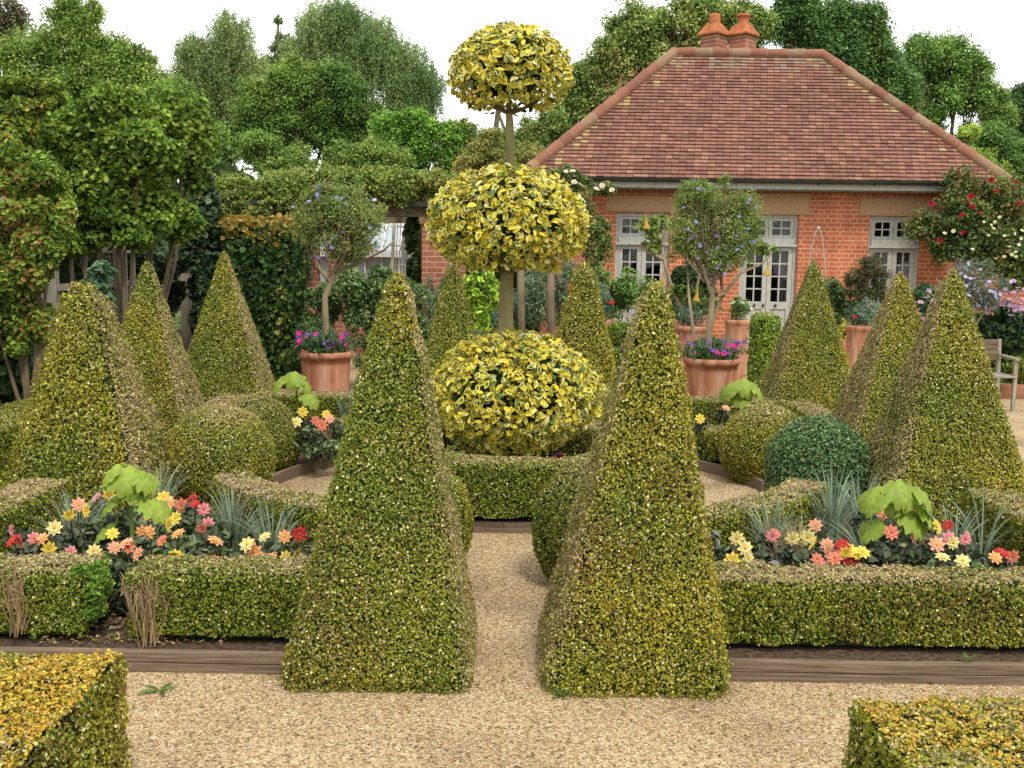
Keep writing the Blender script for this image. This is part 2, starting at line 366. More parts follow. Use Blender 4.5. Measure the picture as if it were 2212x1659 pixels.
def topiary(name, label, cat, VF, leaf, dens, pal, group=None, base=None, **kw):
    g = Geo(); clipped(g, VF, leaf, dens, pal, **kw)
    V = VF[0]; o = base if base is not None else ((V[:, 0].min() + V[:, 0].max()) / 2, (V[:, 1].min() + V[:, 1].max()) / 2, V[:, 2].min())
    return props(g.build(name, [M['leaf'], M['core']], None, o), label, cat, group)

# ================================================================== SETTING
BED = .075
def ground():
    g = Geo(); g.add([(-9, -2, 0), (9, -2, 0), (9, 19, 0), (-9, 19, 0)], [(0, 1, 2, 3)]); struct(g.build('gravel_path', M['gravel']))
    g = Geo(); g.add([(-300, -60, -.02), (300, -60, -.02), (300, 300, -.02), (-300, 300, -.02)], [(0, 1, 2, 3)]); struct(g.build('ground', M['lawn']))
ground()
CX, CY = .06, 7.15                                   # middle of the knot garden
FRONT, BACK, SIDE = 4.06, 10.25, 3.02                # its edges
PATH = .34                                           # half width of the cross paths
RIN, ROUT = 1.02, 1.86
def bed_poly(sx, sy):
    """one quarter bed: outer rectangle minus the round inner path"""
    xo = CX + sx * SIDE; yo = FRONT if sy < 0 else BACK; xi = CX + sx * PATH; yi = CY + sy * PATH
    a0 = math.acos(PATH / ROUT); a1 = math.asin(PATH / ROUT)
    arc = [(CX + sx * ROUT * math.cos(a), CY + sy * ROUT * math.sin(a)) for a in np.linspace(a1, a0, 14)]
    return [(xo, yi)] + arc + [(xi, yo), (xo, yo)]
def slab(name, poly, z, m):
    n = len(poly); g = Geo()
    V = [(x, y, z) for x, y in poly] + [(x, y, -.01) for x, y in poly]
    c = len(V); V.append((sum(p[0] for p in poly[-3:]) / 3, sum(p[1] for p in poly[-3:]) / 3, z))
    g.add(V, [(i, (i + 1) % n, n + (i + 1) % n, n + i) for i in range(n)])
    me = bpy.data.meshes.new(name)
    import bmesh
    bm = bmesh.new(); vs = [bm.verts.new((x, y, z)) for x, y in poly]; lo = [bm.verts.new((x, y, -.01)) for x, y in poly]
    bm.faces.new(vs)
    for i in range(n): bm.faces.new((vs[i], lo[i], lo[(i + 1) % n], vs[(i + 1) % n]))
    bmesh.ops.triangulate(bm, faces=[f for f in bm.faces if len(f.verts) > 4]); bmesh.ops.recalc_face_normals(bm, faces=bm.faces[:])
    bm.to_mesh(me); bm.free(); me.materials.append(m)
    o = bpy.data.objects.new(name, me); COL.objects.link(o); return struct(o)
for sx in (-1, 1):
    for sy in (-1, 1): slab('bed_soil', bed_poly(sx, sy), BED - .01, M['soil'])
oct_ = [(CX + RIN * .95 * math.cos(a), CY + RIN * .95 * math.sin(a)) for a in np.arange(8) * math.pi / 4 + math.pi / 8]
slab('bed_soil', oct_, BED, M['soil'])
# timber edging boards
def board(a, b, label, h=.075, w=.045, double=True, parts=True):
    a = np.array(a, float); b = np.array(b, float); loc = (*((a + b) / 2)[:2], 0)
    t = thing('timber_edging', label, 'garden edging', loc, 'timber boards edging the beds')
    n = 2 if double else 1; hh = h / n
    for i in range(n):
        g = Geo(); z = hh * (i + .5) - .004
        d = (b - a) / 6; rg = np.random.default_rng(i + int(abs(a[0]) * 100))
        off = rg.normal(size=(7, 2)) * .0025; off[0] = off[-1] = 0
        for k in range(6):
            p = a + d * k; q = a + d * (k + 1)
            g.bar((p[0], p[1] + off[k, 0] - (.006 if i == 0 else 0), z), (q[0], q[1] + off[k + 1, 0] - (.006 if i == 0 else 0), z), w, hh - .005)
        g.build('board', M['timber'], t, loc)
    return t
board((CX - SIDE - 1.2, FRONT + .03), (CX - .62, FRONT - .02), 'long weathered timber edging in front of the broken box hedge with bare soil', .085)
board((CX + .62, FRONT - .03), (CX + SIDE + .3, FRONT - .03), 'long weathered timber edging with a notch in front of the unbroken box hedge', .085)
board((-3.36, 5.2), (-3.36, 8.6), 'short visible timber edging at the left picture edge beside the shaggy pyramid', .08, .045, False)
def arc_board(a0, a1, label, r=ROUT):
    loc = (CX + r * math.cos((a0 + a1) / 2), CY + r * math.sin((a0 + a1) / 2), 0); g = Geo()
    P = [(CX + r * math.cos(a), CY + r * math.sin(a)) for a in np.linspace(a0, a1, 15)]
    for p, q in zip(P[:-1], P[1:]): g.bar((*p, .04), (*q, .04), .04, .085)
    props(g.build('timber_edging', M['timber'], None, loc), label, 'garden edging', 'timber boards edging the beds')
d_ = math.asin(PATH / ROUT)
arc_board(math.pi / 2 + d_, math.pi - d_, 'curved timber edging behind the two left balls beside the round path')
arc_board(d_, math.pi / 2 - d_, 'curved timber edging left of the plain green-gold ball beside the round path')
g = Geo()
for p, q in zip(oct_, oct_[1:] + oct_[:1]): g.bar((*p, .035), (*q, .035), .04, .07)
props(g.build('timber_edging', M['timber'], None, (CX, CY, 0)), 'low timber edging ring under the central eight-sided hedge', 'garden edging', 'timber boards edging the beds')

# loose stones of the gravel close to the camera: far too many to count
def stones():
    rng = rng_(); n = 90000
    x = rng.uniform(-2.3, 2.3, n); y = rng.uniform(2.55, 6.4, n) ; k = (y < 4.0) | (np.abs(x - .05) < .5) ; x, y = x[k], y[k]; n = len(x)
    r = rng.uniform(.0025, .0055, n); P = np.stack([x, y, r * .35], 1)
    O = np.array([(1, 0, 0), (0, 1, 0), (-1, 0, 0), (0, -1, 0), (0, 0, 1)], float)
    V = O[None] * rng.uniform(.6, 1.25, (n, 5, 1)) * r[:, None, None]; a = rng.uniform(0, 6.28, n); ca, sa = np.cos(a)[:, None], np.sin(a)[:, None]
    V = np.stack([V[..., 0] * ca - V[..., 1] * sa, V[..., 0] * sa + V[..., 1] * ca, V[..., 2] * .75], -1) + P[:, None]
    pal = np.array([(.47, .37, .225), (.39, .285, .16), (.33, .22, .115), (.57, .49, .34), (.24, .16, .09), (.41, .245, .11), (.46, .35, .195)])
    c = pal[rng.integers(0, len(pal), n)] * rng.uniform(.75, 1.15, (n, 1))
    b = np.arange(n)[:, None] * 5; g = Geo()
    F = np.concatenate([b + np.array(f) for f in ((0, 1, 4), (1, 2, 4), (2, 3, 4), (3, 0, 4))])
    g.add(V.reshape(-1, 3), F, np.concatenate([c] * 4)); props(g.build('gravel_stones', M['stone']), kind='stuff')
stones()
def litter():
    rng = rng_(); n = 900; g = Geo()
    x = rng.uniform(-2.2, 2.2, n); y = rng.uniform(3.3, 4.03, n)
    x2 = rng.uniform(-2.0, -1.2, 500); y2 = rng.uniform(4.12, 4.5, 500)
    P = np.concatenate([np.stack([x, y, np.full(n, .009)], 1)[rng.random(n) < .35], np.stack([x2, y2, np.full(500, BED + .006)], 1)])
    N = unit(np.array((0, 0, 1.)) + rng.normal(size=P.shape) * .35)
    c = np.array([(.45, .33, .14), (.32, .18, .06), (.20, .22, .04), (.5, .42, .2)])[rng.integers(0, 4, len(P))]
    L = rng.uniform(.01, .03, len(P)); g.leaves(P, N, L, L * .5, c, rng)
    props(g.build('leaf_litter', M['soft']), kind='stuff')
litter()

# ================================================================== CLIPPED BOX: pyramids
PG = 'clipped box pyramids of the knot garden'
def pyr(px, tip_py, Y, half, label, pal, leaf, dens, dx=0., rot=0., z0=0., dxy=(0, 0), hy=None, **kw):
    tip = at(px, tip_py, Y + dxy[1]); c = np.array((tip[0] - dx, Y, z0)); hk = {k: kw.pop(k) for k in ('top', 'curve', 'ex') if k in kw}
    VF = pyramid_surf(c, half, hy or half, tip[2] - z0, (dx, dxy[1]), rot=rot, **hk)
    return topiary('box_pyramid', label, 'topiary', VF, leaf, dens, pal, PG, base=tuple(c), **kw)
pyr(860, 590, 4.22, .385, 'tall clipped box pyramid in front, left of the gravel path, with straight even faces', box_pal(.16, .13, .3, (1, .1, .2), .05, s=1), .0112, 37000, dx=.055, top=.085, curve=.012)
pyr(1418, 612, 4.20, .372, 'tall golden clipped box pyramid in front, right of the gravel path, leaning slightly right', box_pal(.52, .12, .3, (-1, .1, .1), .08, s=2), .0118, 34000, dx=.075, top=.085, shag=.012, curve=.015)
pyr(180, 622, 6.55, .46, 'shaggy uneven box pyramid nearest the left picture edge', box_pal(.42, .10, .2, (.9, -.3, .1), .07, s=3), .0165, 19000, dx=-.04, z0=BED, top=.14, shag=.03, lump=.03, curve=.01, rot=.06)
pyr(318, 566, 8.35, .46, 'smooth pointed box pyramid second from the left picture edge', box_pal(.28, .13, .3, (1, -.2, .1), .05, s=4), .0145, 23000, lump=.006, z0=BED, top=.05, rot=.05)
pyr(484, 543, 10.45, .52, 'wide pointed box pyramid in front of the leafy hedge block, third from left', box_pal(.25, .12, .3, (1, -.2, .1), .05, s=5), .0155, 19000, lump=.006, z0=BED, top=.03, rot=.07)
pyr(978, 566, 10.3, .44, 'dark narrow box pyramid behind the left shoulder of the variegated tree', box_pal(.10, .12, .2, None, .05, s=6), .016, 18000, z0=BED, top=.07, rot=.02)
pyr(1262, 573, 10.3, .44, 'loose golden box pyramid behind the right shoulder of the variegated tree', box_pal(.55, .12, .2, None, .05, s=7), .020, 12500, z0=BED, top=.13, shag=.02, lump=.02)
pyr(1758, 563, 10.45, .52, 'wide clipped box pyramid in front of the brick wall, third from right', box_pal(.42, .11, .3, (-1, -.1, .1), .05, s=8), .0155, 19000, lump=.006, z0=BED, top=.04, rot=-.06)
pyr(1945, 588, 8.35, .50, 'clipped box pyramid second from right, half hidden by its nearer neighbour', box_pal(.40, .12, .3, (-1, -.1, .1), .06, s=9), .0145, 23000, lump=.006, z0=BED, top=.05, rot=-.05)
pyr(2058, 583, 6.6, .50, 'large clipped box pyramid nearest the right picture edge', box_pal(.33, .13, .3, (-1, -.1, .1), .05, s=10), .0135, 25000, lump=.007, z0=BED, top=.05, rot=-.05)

# clipped balls; stronger toptan paints their lit tops paler
BG = 'clipped box balls beside the round path'
def ballt(px, py, Y, r, label, pal, leaf, dens, rz=None, sq=2.0, **kw):
    c = at(px, py, Y); return topiary('box_ball', label, 'topiary', ball_surf(c, r, r, rz or r, sq=sq), leaf, dens, pal, BG, base=(c[0], c[1], c[2] - (rz or r)), **kw)
ballt(475, 990, 6.95, .37, 'clipped box ball in front of the other left ball, behind the dahlias', box_pal(.42, .16, .8, None, .10, s=11), .0125, 28000, lump=.005)
ballt(550, 952, 7.9, .35, 'clipped box ball half hidden behind the front left ball', box_pal(.12, .12, .5, None, .04, bright=.85, s=12), .0135, 25000, lump=.005)
ballt(915, 1130, 5.3, .255, 'box ball mostly hidden behind the front left pyramid', box_pal(.35, .14, .3, None, .05, s=13), .0125, 26000, .33)
ballt(1264, 1140, 5.3, .275, 'dark box ball beside the path, tucked behind the front right pyramid', box_pal(.05, .14, .45, None, .03, bright=.8, s=14), .0125, 26000, .35)
ballt(1652, 968, 7.9, .345, 'smooth gold-green box ball behind the darker bluish ball', box_pal(.50, .12, .7, None, .05, s=15), .0135, 25000, lump=.005)
DGR = lambda p, n, rng: np.where((rng.random(len(p)) < .25)[:, None], np.array((.17, .26, .09)), np.where((rng.random(len(p)) < .4)[:, None], np.array((.045, .10, .03)), np.array((.09, .175, .055)))) * rng.uniform(.7, 1.3, (len(p), 1))
ballt(1766, 1012, 6.9, .325, 'dark bluish green shaggy box ball in front of the gold-green ball', DGR, .019, 15000, .34, shag=.022, lump=.022)
ballt(1283, 905, 9.15, .33, 'pale box ball peeping out right of the lowest variegated crown', box_pal(.2, .14, .3, None, .05, s=16), .015, 20000)

# low hedges
HG = 'low clipped box hedges of the knot garden'
def hedge(path, w, z1, label, pal, leaf=.0145, dens=21000, closed=False, z0=BED + .015, **kw):
    sk = {k: kw.pop(k) for k in ('r', 'step', 'taper') if k in kw}
    return topiary('box_hedge', label, 'hedge', hedge_surf(path, w, z0, z1, closed, **sk), leaf, dens, pal, HG, **kw)
def skirt(z, amt):   # ragged lower edge
    return lambda P, rng: (P[:, 2] < z + amt * fbm(P * np.array((9, 9, .1)), 3)) 
tt = .85
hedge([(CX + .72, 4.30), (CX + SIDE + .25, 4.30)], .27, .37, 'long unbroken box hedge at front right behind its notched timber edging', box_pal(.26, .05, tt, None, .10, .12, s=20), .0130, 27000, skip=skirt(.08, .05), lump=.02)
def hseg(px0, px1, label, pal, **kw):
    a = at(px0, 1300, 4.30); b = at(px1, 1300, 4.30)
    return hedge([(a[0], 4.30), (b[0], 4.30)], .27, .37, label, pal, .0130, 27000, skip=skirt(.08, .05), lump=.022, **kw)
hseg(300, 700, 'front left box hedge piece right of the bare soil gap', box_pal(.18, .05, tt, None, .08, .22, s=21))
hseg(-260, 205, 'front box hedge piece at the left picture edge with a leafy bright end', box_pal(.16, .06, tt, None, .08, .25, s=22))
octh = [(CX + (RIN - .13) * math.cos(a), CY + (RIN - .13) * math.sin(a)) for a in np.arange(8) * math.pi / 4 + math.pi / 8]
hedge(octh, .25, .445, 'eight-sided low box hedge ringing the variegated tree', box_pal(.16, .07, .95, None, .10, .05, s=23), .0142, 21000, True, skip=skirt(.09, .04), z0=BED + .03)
def arch(a0, a1, label, pal, rr=ROUT + .16, w=.25, z1=.37, **kw):
    return hedge([(CX + rr * math.cos(a), CY + rr * math.sin(a)) for a in np.linspace(a0, a1, 16)], w, z1, label, pal, **kw)
pi = math.pi
arch(pi + .50, 1.5 * pi - .32, 'curved front left box hedge with a brown bald top below the left balls', box_pal(.20, .06, 1.0, None, .18, .05, s=24), skip=skirt(.08, .03))
arch(1.5 * pi + .32, 2 * pi - .50, 'curved front right box hedge with a tan top below the dark bluish ball', box_pal(.35, .06, .9, None, .12, .05, s=25), skip=skirt(.08, .03))
arch(pi / 2 + .75, pi - .62, 'curved rear left box hedge with dead bare twigs', box_pal(.15, .06, .5, None, .12, .25, s=26), z1=.33, leaf=.016, dens=17000)
arch(.58, pi / 2 - .42, 'curved rear right box hedge beside the gold-green ball', box_pal(.30, .06, .6, None, .08, .1, s=27), z1=.33, leaf=.016, dens=17000)
hedge([(CX - SIDE + .2, 4.5), (CX - SIDE + .2, 5.95)], .30, .37, 'side box hedge with grey bald top at far left of the front dahlias', box_pal(.16, .05, 1.0, None, .2, .06, s=28), skip=skirt(.08, .03))
hedge([(CX + SIDE - .22, 4.5), (CX + SIDE - .22, 6.0)], .30, .37, 'side box hedge at far right of the front dahlias', box_pal(.30, .05, .8, None, .10, .12, s=29), skip=skirt(.08, .03))
hedge([(CX - SIDE + .1, BACK - .15), (CX - .75, BACK - .15)], .30, .35, 'rear left box hedge in front of the violet-flowered pot tree', box_pal(.22, .05, .9, None, .08, .1, s=30), .016, 16000)
hedge([(CX + .75, BACK - .15), (CX + SIDE - .1, BACK - .15)], .30, .35, 'rear right box hedge in front of the big terracotta pot', box_pal(.3, .05, .9, None, .08, .1, s=31), .016, 16000)
hedge([(CX - SIDE + .25, 8.9), (CX - SIDE + .25, BACK - .3)], .30, .34, 'short side box hedge between the second and third left pyramids', box_pal(.25, .05, 1., None, .08, .1, s=32), .016, 16000)
hedge([(CX + SIDE - .25, 8.9), (CX + SIDE - .25, BACK - .3)], .30, .34, 'short side box hedge between the second and third right pyramids', box_pal(.3, .05, 1., None, .08, .1, s=33), .016, 16000)
hedge([(-3.9, 5.6), (-3.98, 9.2)], .55, .44, 'broad box hedge at the left picture edge behind the shaggy pyramid', box_pal(.2, .06, .25, None, .05, .25, s=34), .0155, 19000, z0=.02)
def gold_top(base, amt, s, edge):
    def f(p, n, rng):
        c = base(p, n, rng); g = fbm(p * 4.5, s); up = np.clip((n[:, 2] - .5) * 3, 0, 1)
        k = rng.random(len(p)) < up * np.clip((g - .36) * 5, 0, 1) * amt
        o = np.where((rng.random(len(p)) < .3)[:, None], np.array((.46, .23, .025)), np.array((.46, .34, .03))) * rng.uniform(.75, 1.25, (len(p), 1))
        return np.where(k[:, None], o, c)
    return f
def block(x0, x1, y0, y1, z1, label, pal, **kw):
    VF = hedge_surf([(x0, (y0 + y1) / 2), (x1, (y0 + y1) / 2)], y1 - y0, .0, z1, r=.045, step=.08)
    return topiary('box_hedge', label, 'hedge', VF, .0125, 31000, pal, 'box hedge blocks in the foreground corners', **kw)
block(-2.7, -1.215, 1.95, 3.1, .45, 'foreground box hedge block with golden orange top in the bottom left corner', gold_top(box_pal(.38, .12, .6, None, .06, s=35), .85, 61, 0), lump=.02)
block(1.005, 2.6, 1.7, 2.86, .45, 'foreground box hedge block with dark left side in the bottom right corner', gold_top(box_pal(.36, .10, .35, None, .06, .10, s=36), .6, 64, 0), lump=.02)

# ================================================================== VARIEGATED CLOUD TREE
def cloud_tree():
    Y = 7.15; b = at(1105, 1030, Y); loc = (b[0], Y, BED)
    t = thing('cloud_pruned_tree', 'three tier cloud pruned evergreen with yellow-edged leaves in the middle of the garden', 'topiary tree', loc)
    pts = [at(1105, 1060, Y), at(1100, 900, Y), at(1092, 760, Y), at(1093, 640, Y), at(1098, 520, Y), at(1102, 380, Y), at(1101, 270, Y), at(1098, 200, Y)]
    pts[0][2] = BED - .02; g = Geo(); g.tube(pts, [.055, .052, .058, .048, .038, .030, .028, .012], 12); g.build('trunk', M['mossbark'], t, loc)
    tiers = [(1112, 862, 186, 148, .52), (1098, 487, 168, 122, .46), (1102, 160, 126, 96, .36)]
    for i, (px, py, rx, ry, dep) in enumerate(tiers):
        c = at(px, py, Y); s = Y / 2212; rx, rz = rx * s, ry * s; rng = rng_(); g = Geo()
        n = int(5600 * (rx / .6) ** 2)
        d = unit(rng.normal(size=(n, 3))); lum = 1 + (fbm(d * 3.2 + i * 9, 5) - .5) * .16
        up = d[:, 2]; zz = np.where(up < 0, np.sign(up) * np.abs(up) ** 1.0, up)
        low = -.78 if i else -1.0
        k = (zz > low) ; d, lum, zz = d[k], lum[k], zz[k]
        if i == 0:   # the lowest crown trails off to the lower left
            sx = np.where(zz < -.2, 1 - np.clip((-zz - .2) * .55, 0, .5), 1)
        else: sx = np.where(zz < -.45, 1 - (-zz - .45) * .5, 1)
        rad = lum * np.where(rng.random(len(d)) < .3, rng.uniform(.72, .95, len(d)), rng.uniform(.93, 1.04, len(d)))
        P = c + np.stack([d[:, 0] * rx * sx * rad - (np.where(zz < -.2, (-zz - .2) * .10, 0) if i == 0 else 0), d[:, 1] * rx * sx * rad, zz * rz * rad], 1)
        thin = rng.random(len(P)) > np.clip((-zz - .3) * (.9 if i else .45), 0, .75); P, d = P[thin], d[thin]
        N = unit(d * .8 + np.array((0, -.1, .35)) + rng.normal(size=P.shape) * .55)
        m = len(P); r = rng.random(m)
        ec = np.where((r < .75)[:, None], np.array((.64, .52, .045)), np.array((.66, .60, .20))) * rng.uniform(.75, 1.12, (m, 1))
        ic = np.where((rng.random(m) < .42)[:, None], ec * .95, np.where((rng.random(m) < .35)[:, None], np.array((.20, .27, .05)), np.array((.075, .14, .035))) * rng.uniform(.7, 1.3, (m, 1)))
        grn = rng.random(m) < .10; ec[grn] = np.array((.09, .15, .03))
        L = rng.uniform(.042, .072, m); T = d * .5 + rng.normal(size=P.shape) * .7
        g.leaves(P, N, L, L * rng.uniform(.46, .6, m), (ec, ic), rng, 'varieg', T, .14)
        if i == 0:   # sparse sprays trailing below the lowest crown, mostly on the left
            k = 420; hp = np.stack([rng.normal(-.16, .26, k), rng.normal(-.1, .26, k), rng.uniform(-1.25, -.62, k) * rz], 1); hp = hp[(hp[:, 0] < .25) & (np.hypot(hp[:, 0], hp[:, 1]) < .62)] + c
            hp = hp[hp[:, 2] > BED + .03]; k = len(hp)
            e2 = np.where((rng.random(k) < .7)[:, None], np.array((.44, .38, .05)), np.array((.10, .15, .03))); i2 = np.array((.07, .12, .03)) * rng.uniform(.6, 1.4, (k, 1)); l2 = rng.uniform(.045, .075, k)
            g.leaves(hp, unit(rng.normal(size=(k, 3)) * .5 + np.array((0, -.4, .6))), l2, l2 * .5, (e2, i2), rng, 'varieg', rng.normal(size=(k, 3)) + np.array((-.4, -.3, -.5)), .14)
        # inner twigs and dark inner leaves
        V, F = ball_surf(c + np.array((0, 0, rz * .16)), rx * .74, rx * .74, rz * .58, 12, 18); V = V + (fbm(V * 6, 2) - .5)[:, None] * .12
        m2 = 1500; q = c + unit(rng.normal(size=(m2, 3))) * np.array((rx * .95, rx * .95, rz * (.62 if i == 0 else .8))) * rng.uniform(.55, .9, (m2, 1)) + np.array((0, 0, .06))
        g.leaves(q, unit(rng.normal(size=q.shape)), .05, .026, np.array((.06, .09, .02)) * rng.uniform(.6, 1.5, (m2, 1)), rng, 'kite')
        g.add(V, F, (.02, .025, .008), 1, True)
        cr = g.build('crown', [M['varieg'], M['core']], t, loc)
        g = Geo(); bz = at(px, py, Y); j = np.array(pts[[1, 4, 7][i]])
        fork = np.array((np.interp(bz[2] - rz * .8, [p[2] for p in pts], [p[0] for p in pts]), Y, bz[2] - rz * .85))
        for a in np.linspace(0, 2 * pi, 9)[:-1]:
            e = fork + np.array((math.cos(a) * rx * .62, math.sin(a) * rx * .62, rz * rng.uniform(.25, .55)))
            md = (fork + e) / 2 + np.array((0, 0, -.01)); g.tube([fork, md, e], [.014, .010, .004], 6)
        g.build('branches', M['bark'], cr, loc)
cloud_tree()

# ================================================================== HOUSE
HY = 18.0
def hx(px, py=500): return at(px, py, HY)[0]
def hz(py, px=1660): return at(px, py, HY)[2]
def house():
    x0, x1 = hx(1172), hx(2036); ze = at(1650, 392, 17.55)[2]; D = 5.6
    loc = (x0, HY, 0); t = thing('brick_house', 'single storey red brick house with steep hipped clay tile roof on the right', 'house', loc)
    B = lambda g, n, m, par=None: g.build(n, m, par or t, loc)
    zt = [hz(p) for p in (460, 463, 468)]
    ops = [(hx(1330), hx(1447)), (hx(1601), hx(1725)), (hx(1878), hx(1990))]; zb = .12; zh = zt[1]
    wt = ze - .14
    g = Geo(); xs = [x0] + [v for o in ops for v in o] + [x1]
    for i in range(len(xs) - 1):
        a, b = xs[i], xs[i + 1]
        if i % 2 == 0: g.add([(a, HY, 0), (b, HY, 0), (b, HY, wt), (a, HY, wt)], [(0, 1, 2, 3)])
        else:
            g.add([(a, HY, zh), (b, HY, zh), (b, HY, wt), (a, HY, wt)], [(0, 1, 2, 3)])
            g.add([(a, HY, 0), (b, HY, 0), (b, HY, zb), (a, HY, zb)], [(0, 1, 2, 3)])
            for q in (a, b): g.add([(q, HY, zb), (q, HY + .22, zb), (q, HY + .22, zh), (q, HY, zh)], [(0, 1, 2, 3)])
            g.add([(a, HY, zh), (b, HY, zh), (b, HY + .22, zh), (a, HY + .22, zh)], [(0, 1, 2, 3)])
            g.add([(a, HY, zb), (b, HY, zb), (b, HY + .22, zb), (a, HY + .22, zb)], [(0, 1, 2, 3)])
    xr = x1 + .03; yb = HY + .9; xR = hx(2420)
    g.add([(x0, HY, 0), (x0, HY + D, 0), (x0, HY + D, wt), (x0, HY, wt)], [(0, 1, 2, 3)])
    g.add([(x1, HY, 0), (x1, HY + D, 0), (x1, HY + D, wt), (x1, HY, wt)], [(0, 1, 2, 3)])
    g.add([(x0, HY + D, 0), (x1, HY + D, 0), (x1, HY + D, wt), (x0, HY + D, wt)], [(0, 1, 2, 3)])
    wa, wb = at(2176, 600, yb)[0], at(2250, 600, yb)[0]; wz0, wz1 = at(2200, 612, yb)[2], at(2200, 500, yb)[2]
    for (a, b, c, d) in ((x1, wa, 0, wt - .1), (wb, xR, 0, wt - .1), (wa, wb, 0, wz0), (wa, wb, wz1, wt - .1)):
        g.add([(a, yb, c), (b, yb, c), (b, yb, d), (a, yb, d)], [(0, 1, 2, 3)])
    B(g, 'wall', M['brick'])
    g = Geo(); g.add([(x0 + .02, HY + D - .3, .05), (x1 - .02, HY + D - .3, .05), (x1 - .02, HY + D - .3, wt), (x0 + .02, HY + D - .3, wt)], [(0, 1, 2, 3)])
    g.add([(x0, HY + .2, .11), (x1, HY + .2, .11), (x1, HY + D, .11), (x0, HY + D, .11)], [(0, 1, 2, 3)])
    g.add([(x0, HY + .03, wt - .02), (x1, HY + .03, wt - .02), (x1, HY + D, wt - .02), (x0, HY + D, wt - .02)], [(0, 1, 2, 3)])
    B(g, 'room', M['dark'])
    # side wing: window, roof strip, lintel
    w = Geo(); fy = yb + .05
    for a, b, c, d in ((wa, wa + .05, wz0, wz1), (wb - .05, wb, wz0, wz1), (wa + .05, wb - .05, wz0, wz0 + .05), (wa + .05, wb - .05, wz1 - .05, wz1)): w.box(a, b, fy, fy + .06, c, d)
    for k in (1, 2): w.box(wa + (wb - wa) * k / 3 - .012, wa + (wb - wa) * k / 3 + .012, fy + .01, fy + .05, wz0 + .05, wz1 - .05)
    for k in (1, 2, 3): w.box(wa + .05, wb - .05, fy + .013, fy + .047, wz0 + (wz1 - wz0) * k / 4 - .012, wz0 + (wz1 - wz0) * k / 4 + .012)
    wi = B(w, 'window', M['paint']); q = Geo(); q.add([(wa, fy + .03, wz0), (wb, fy + .03, wz0), (wb, fy + .03, wz1), (wa, fy + .03, wz1)], [(0, 1, 2, 3)]); B(q, 'pane', M['glass'], wi)
    q = Geo(); q.box(wa - .2, wb + .3, yb - .015, yb + .05, at(2200, 461, yb)[2], at(2200, 444, yb)[2]); B(q, 'lintel', M['lintel'])
    q = Geo(); q.add([(x1, yb - .3, wt - .12), (xR, yb - .3, wt - .12), (xR, yb + 3, wt + .35), (x1, yb + 3, wt + .35)], [(0, 1, 2, 3)]); q.box(x1, xR, yb - .3, yb - .26, wt - .2, wt - .12); B(q, 'wing_roof', M['capclay'])
    # lintels
    for a, b, p0, p1 in ((1308, 1470, 423, 454), (1581, 1745, 417, 460), (1855, 2012, 429, 463)):
        g = Geo(); mid = (a + b) / 2; z1, z0 = at(mid, p0, HY)[2], at(mid, p1, HY)[2]
        g.box(hx(a), hx(b), HY - .012, HY + .02, z0, z1)
        l = B(g, 'lintel', M['lintel'])
        g = Geo()
        for u0, u1, v0, v1 in ((hx(a), hx(b), z0 - .025, z0 - .001), (hx(b), hx(b) + .02, z0 - .025, z1)): g.box(u0, u1, HY - .02, HY + .01, v0, v1)
        B(g, 'trim', M['lintel'], l)
    # french doors
    for i, (a, b) in enumerate(ops):
        y = HY + .07; g = Geo(); pn = Geo(); zt_ = zh; ztr = zt_ - (zh - hz(517)) ; ztr = hz(514); ztb = hz(530)
        fr = .06
        g.box(a, a + fr, y, y + .09, zb, zt_); g.box(b - fr, b, y, y + .09, zb, zt_); g.box(a + fr, b - fr, y, y + .09, zt_ - fr, zt_)
        g.box(a + fr, b - fr, y - .03, y + .09, ztb, ztr)                       # transom bar
        g.box(a + .01, b - .01, y - .06, y - .031, ztb - .02, ztb + .02)
        m = (a + b) / 2
        for (l, r) in ((a + fr, m), (m, b - fr)):
            l += .004; r -= .004
            st = .075
            # fanlight sash
            c0, c1 = ztr + .004, zt_ - fr - .004
            g.box(l, l + st * .8, y + .015, y + .065, c0, c1); g.box(r - st * .8, r, y + .015, y + .065, c0, c1)
            g.box(l + st * .8, r - st * .8, y + .015, y + .065, c0, c0 + .05); g.box(l + st * .8, r - st * .8, y + .015, y + .065, c1 - .045, c1)
            mm = (l + r) / 2
            g.box(mm - .012, mm + .012, y + .022, y + .058, c0 + .05, c1 - .045); cm = (c0 + c1) / 2
            g.box(l + st * .8, r - st * .8, y + .024, y + .056, cm - .012, cm + .012)
            pn.add([(l, y + .04, c0), (r, y + .04, c0), (r, y + .04, c1), (l, y + .04, c1)], [(0, 1, 2, 3)])
            # leaf
            d0, d1 = zb + .02, ztb - .024
            zl1 = hz(652); zl0 = hz(668)
            g.box(l, l + st, y + .01, y + .07, d0, d1); g.box(r - st, r, y + .01, y + .07, d0, d1)
            g.box(l + st, r - st, y + .01, y + .07, d1 - .07, d1); g.box(l + st, r - st, y + .01, y + .07, zl0, zl1); g.box(l + st, r - st, y + .01, y + .07, d0, d0 + .14)
            g.box(l + st, r - st, y + .03, y + .05, d0 + .14, zl0); g.box(l + st + .03, r - st - .03, y + .02, y + .031, d0 + .2, zl0 - .05)
            g.box(mm - .012, mm + .012, y + .02, y + .06, zl1, d1 - .07)
            for k in (1, 2, 3):
                zz = zl1 + (d1 - .07 - zl1) * k / 4; g.box(l + st, r - st, y + .022, y + .058, zz - .012, zz + .012)
            pn.add([(l + st, y + .04, zl1), (r - st, y + .04, zl1), (r - st, y + .04, d1 - .07), (l + st, y + .04, d1 - .07)], [(0, 1, 2, 3)])
        dr = B(g, 'french_door', M['paint']); B(pn, 'pane', M['glass'], dr)
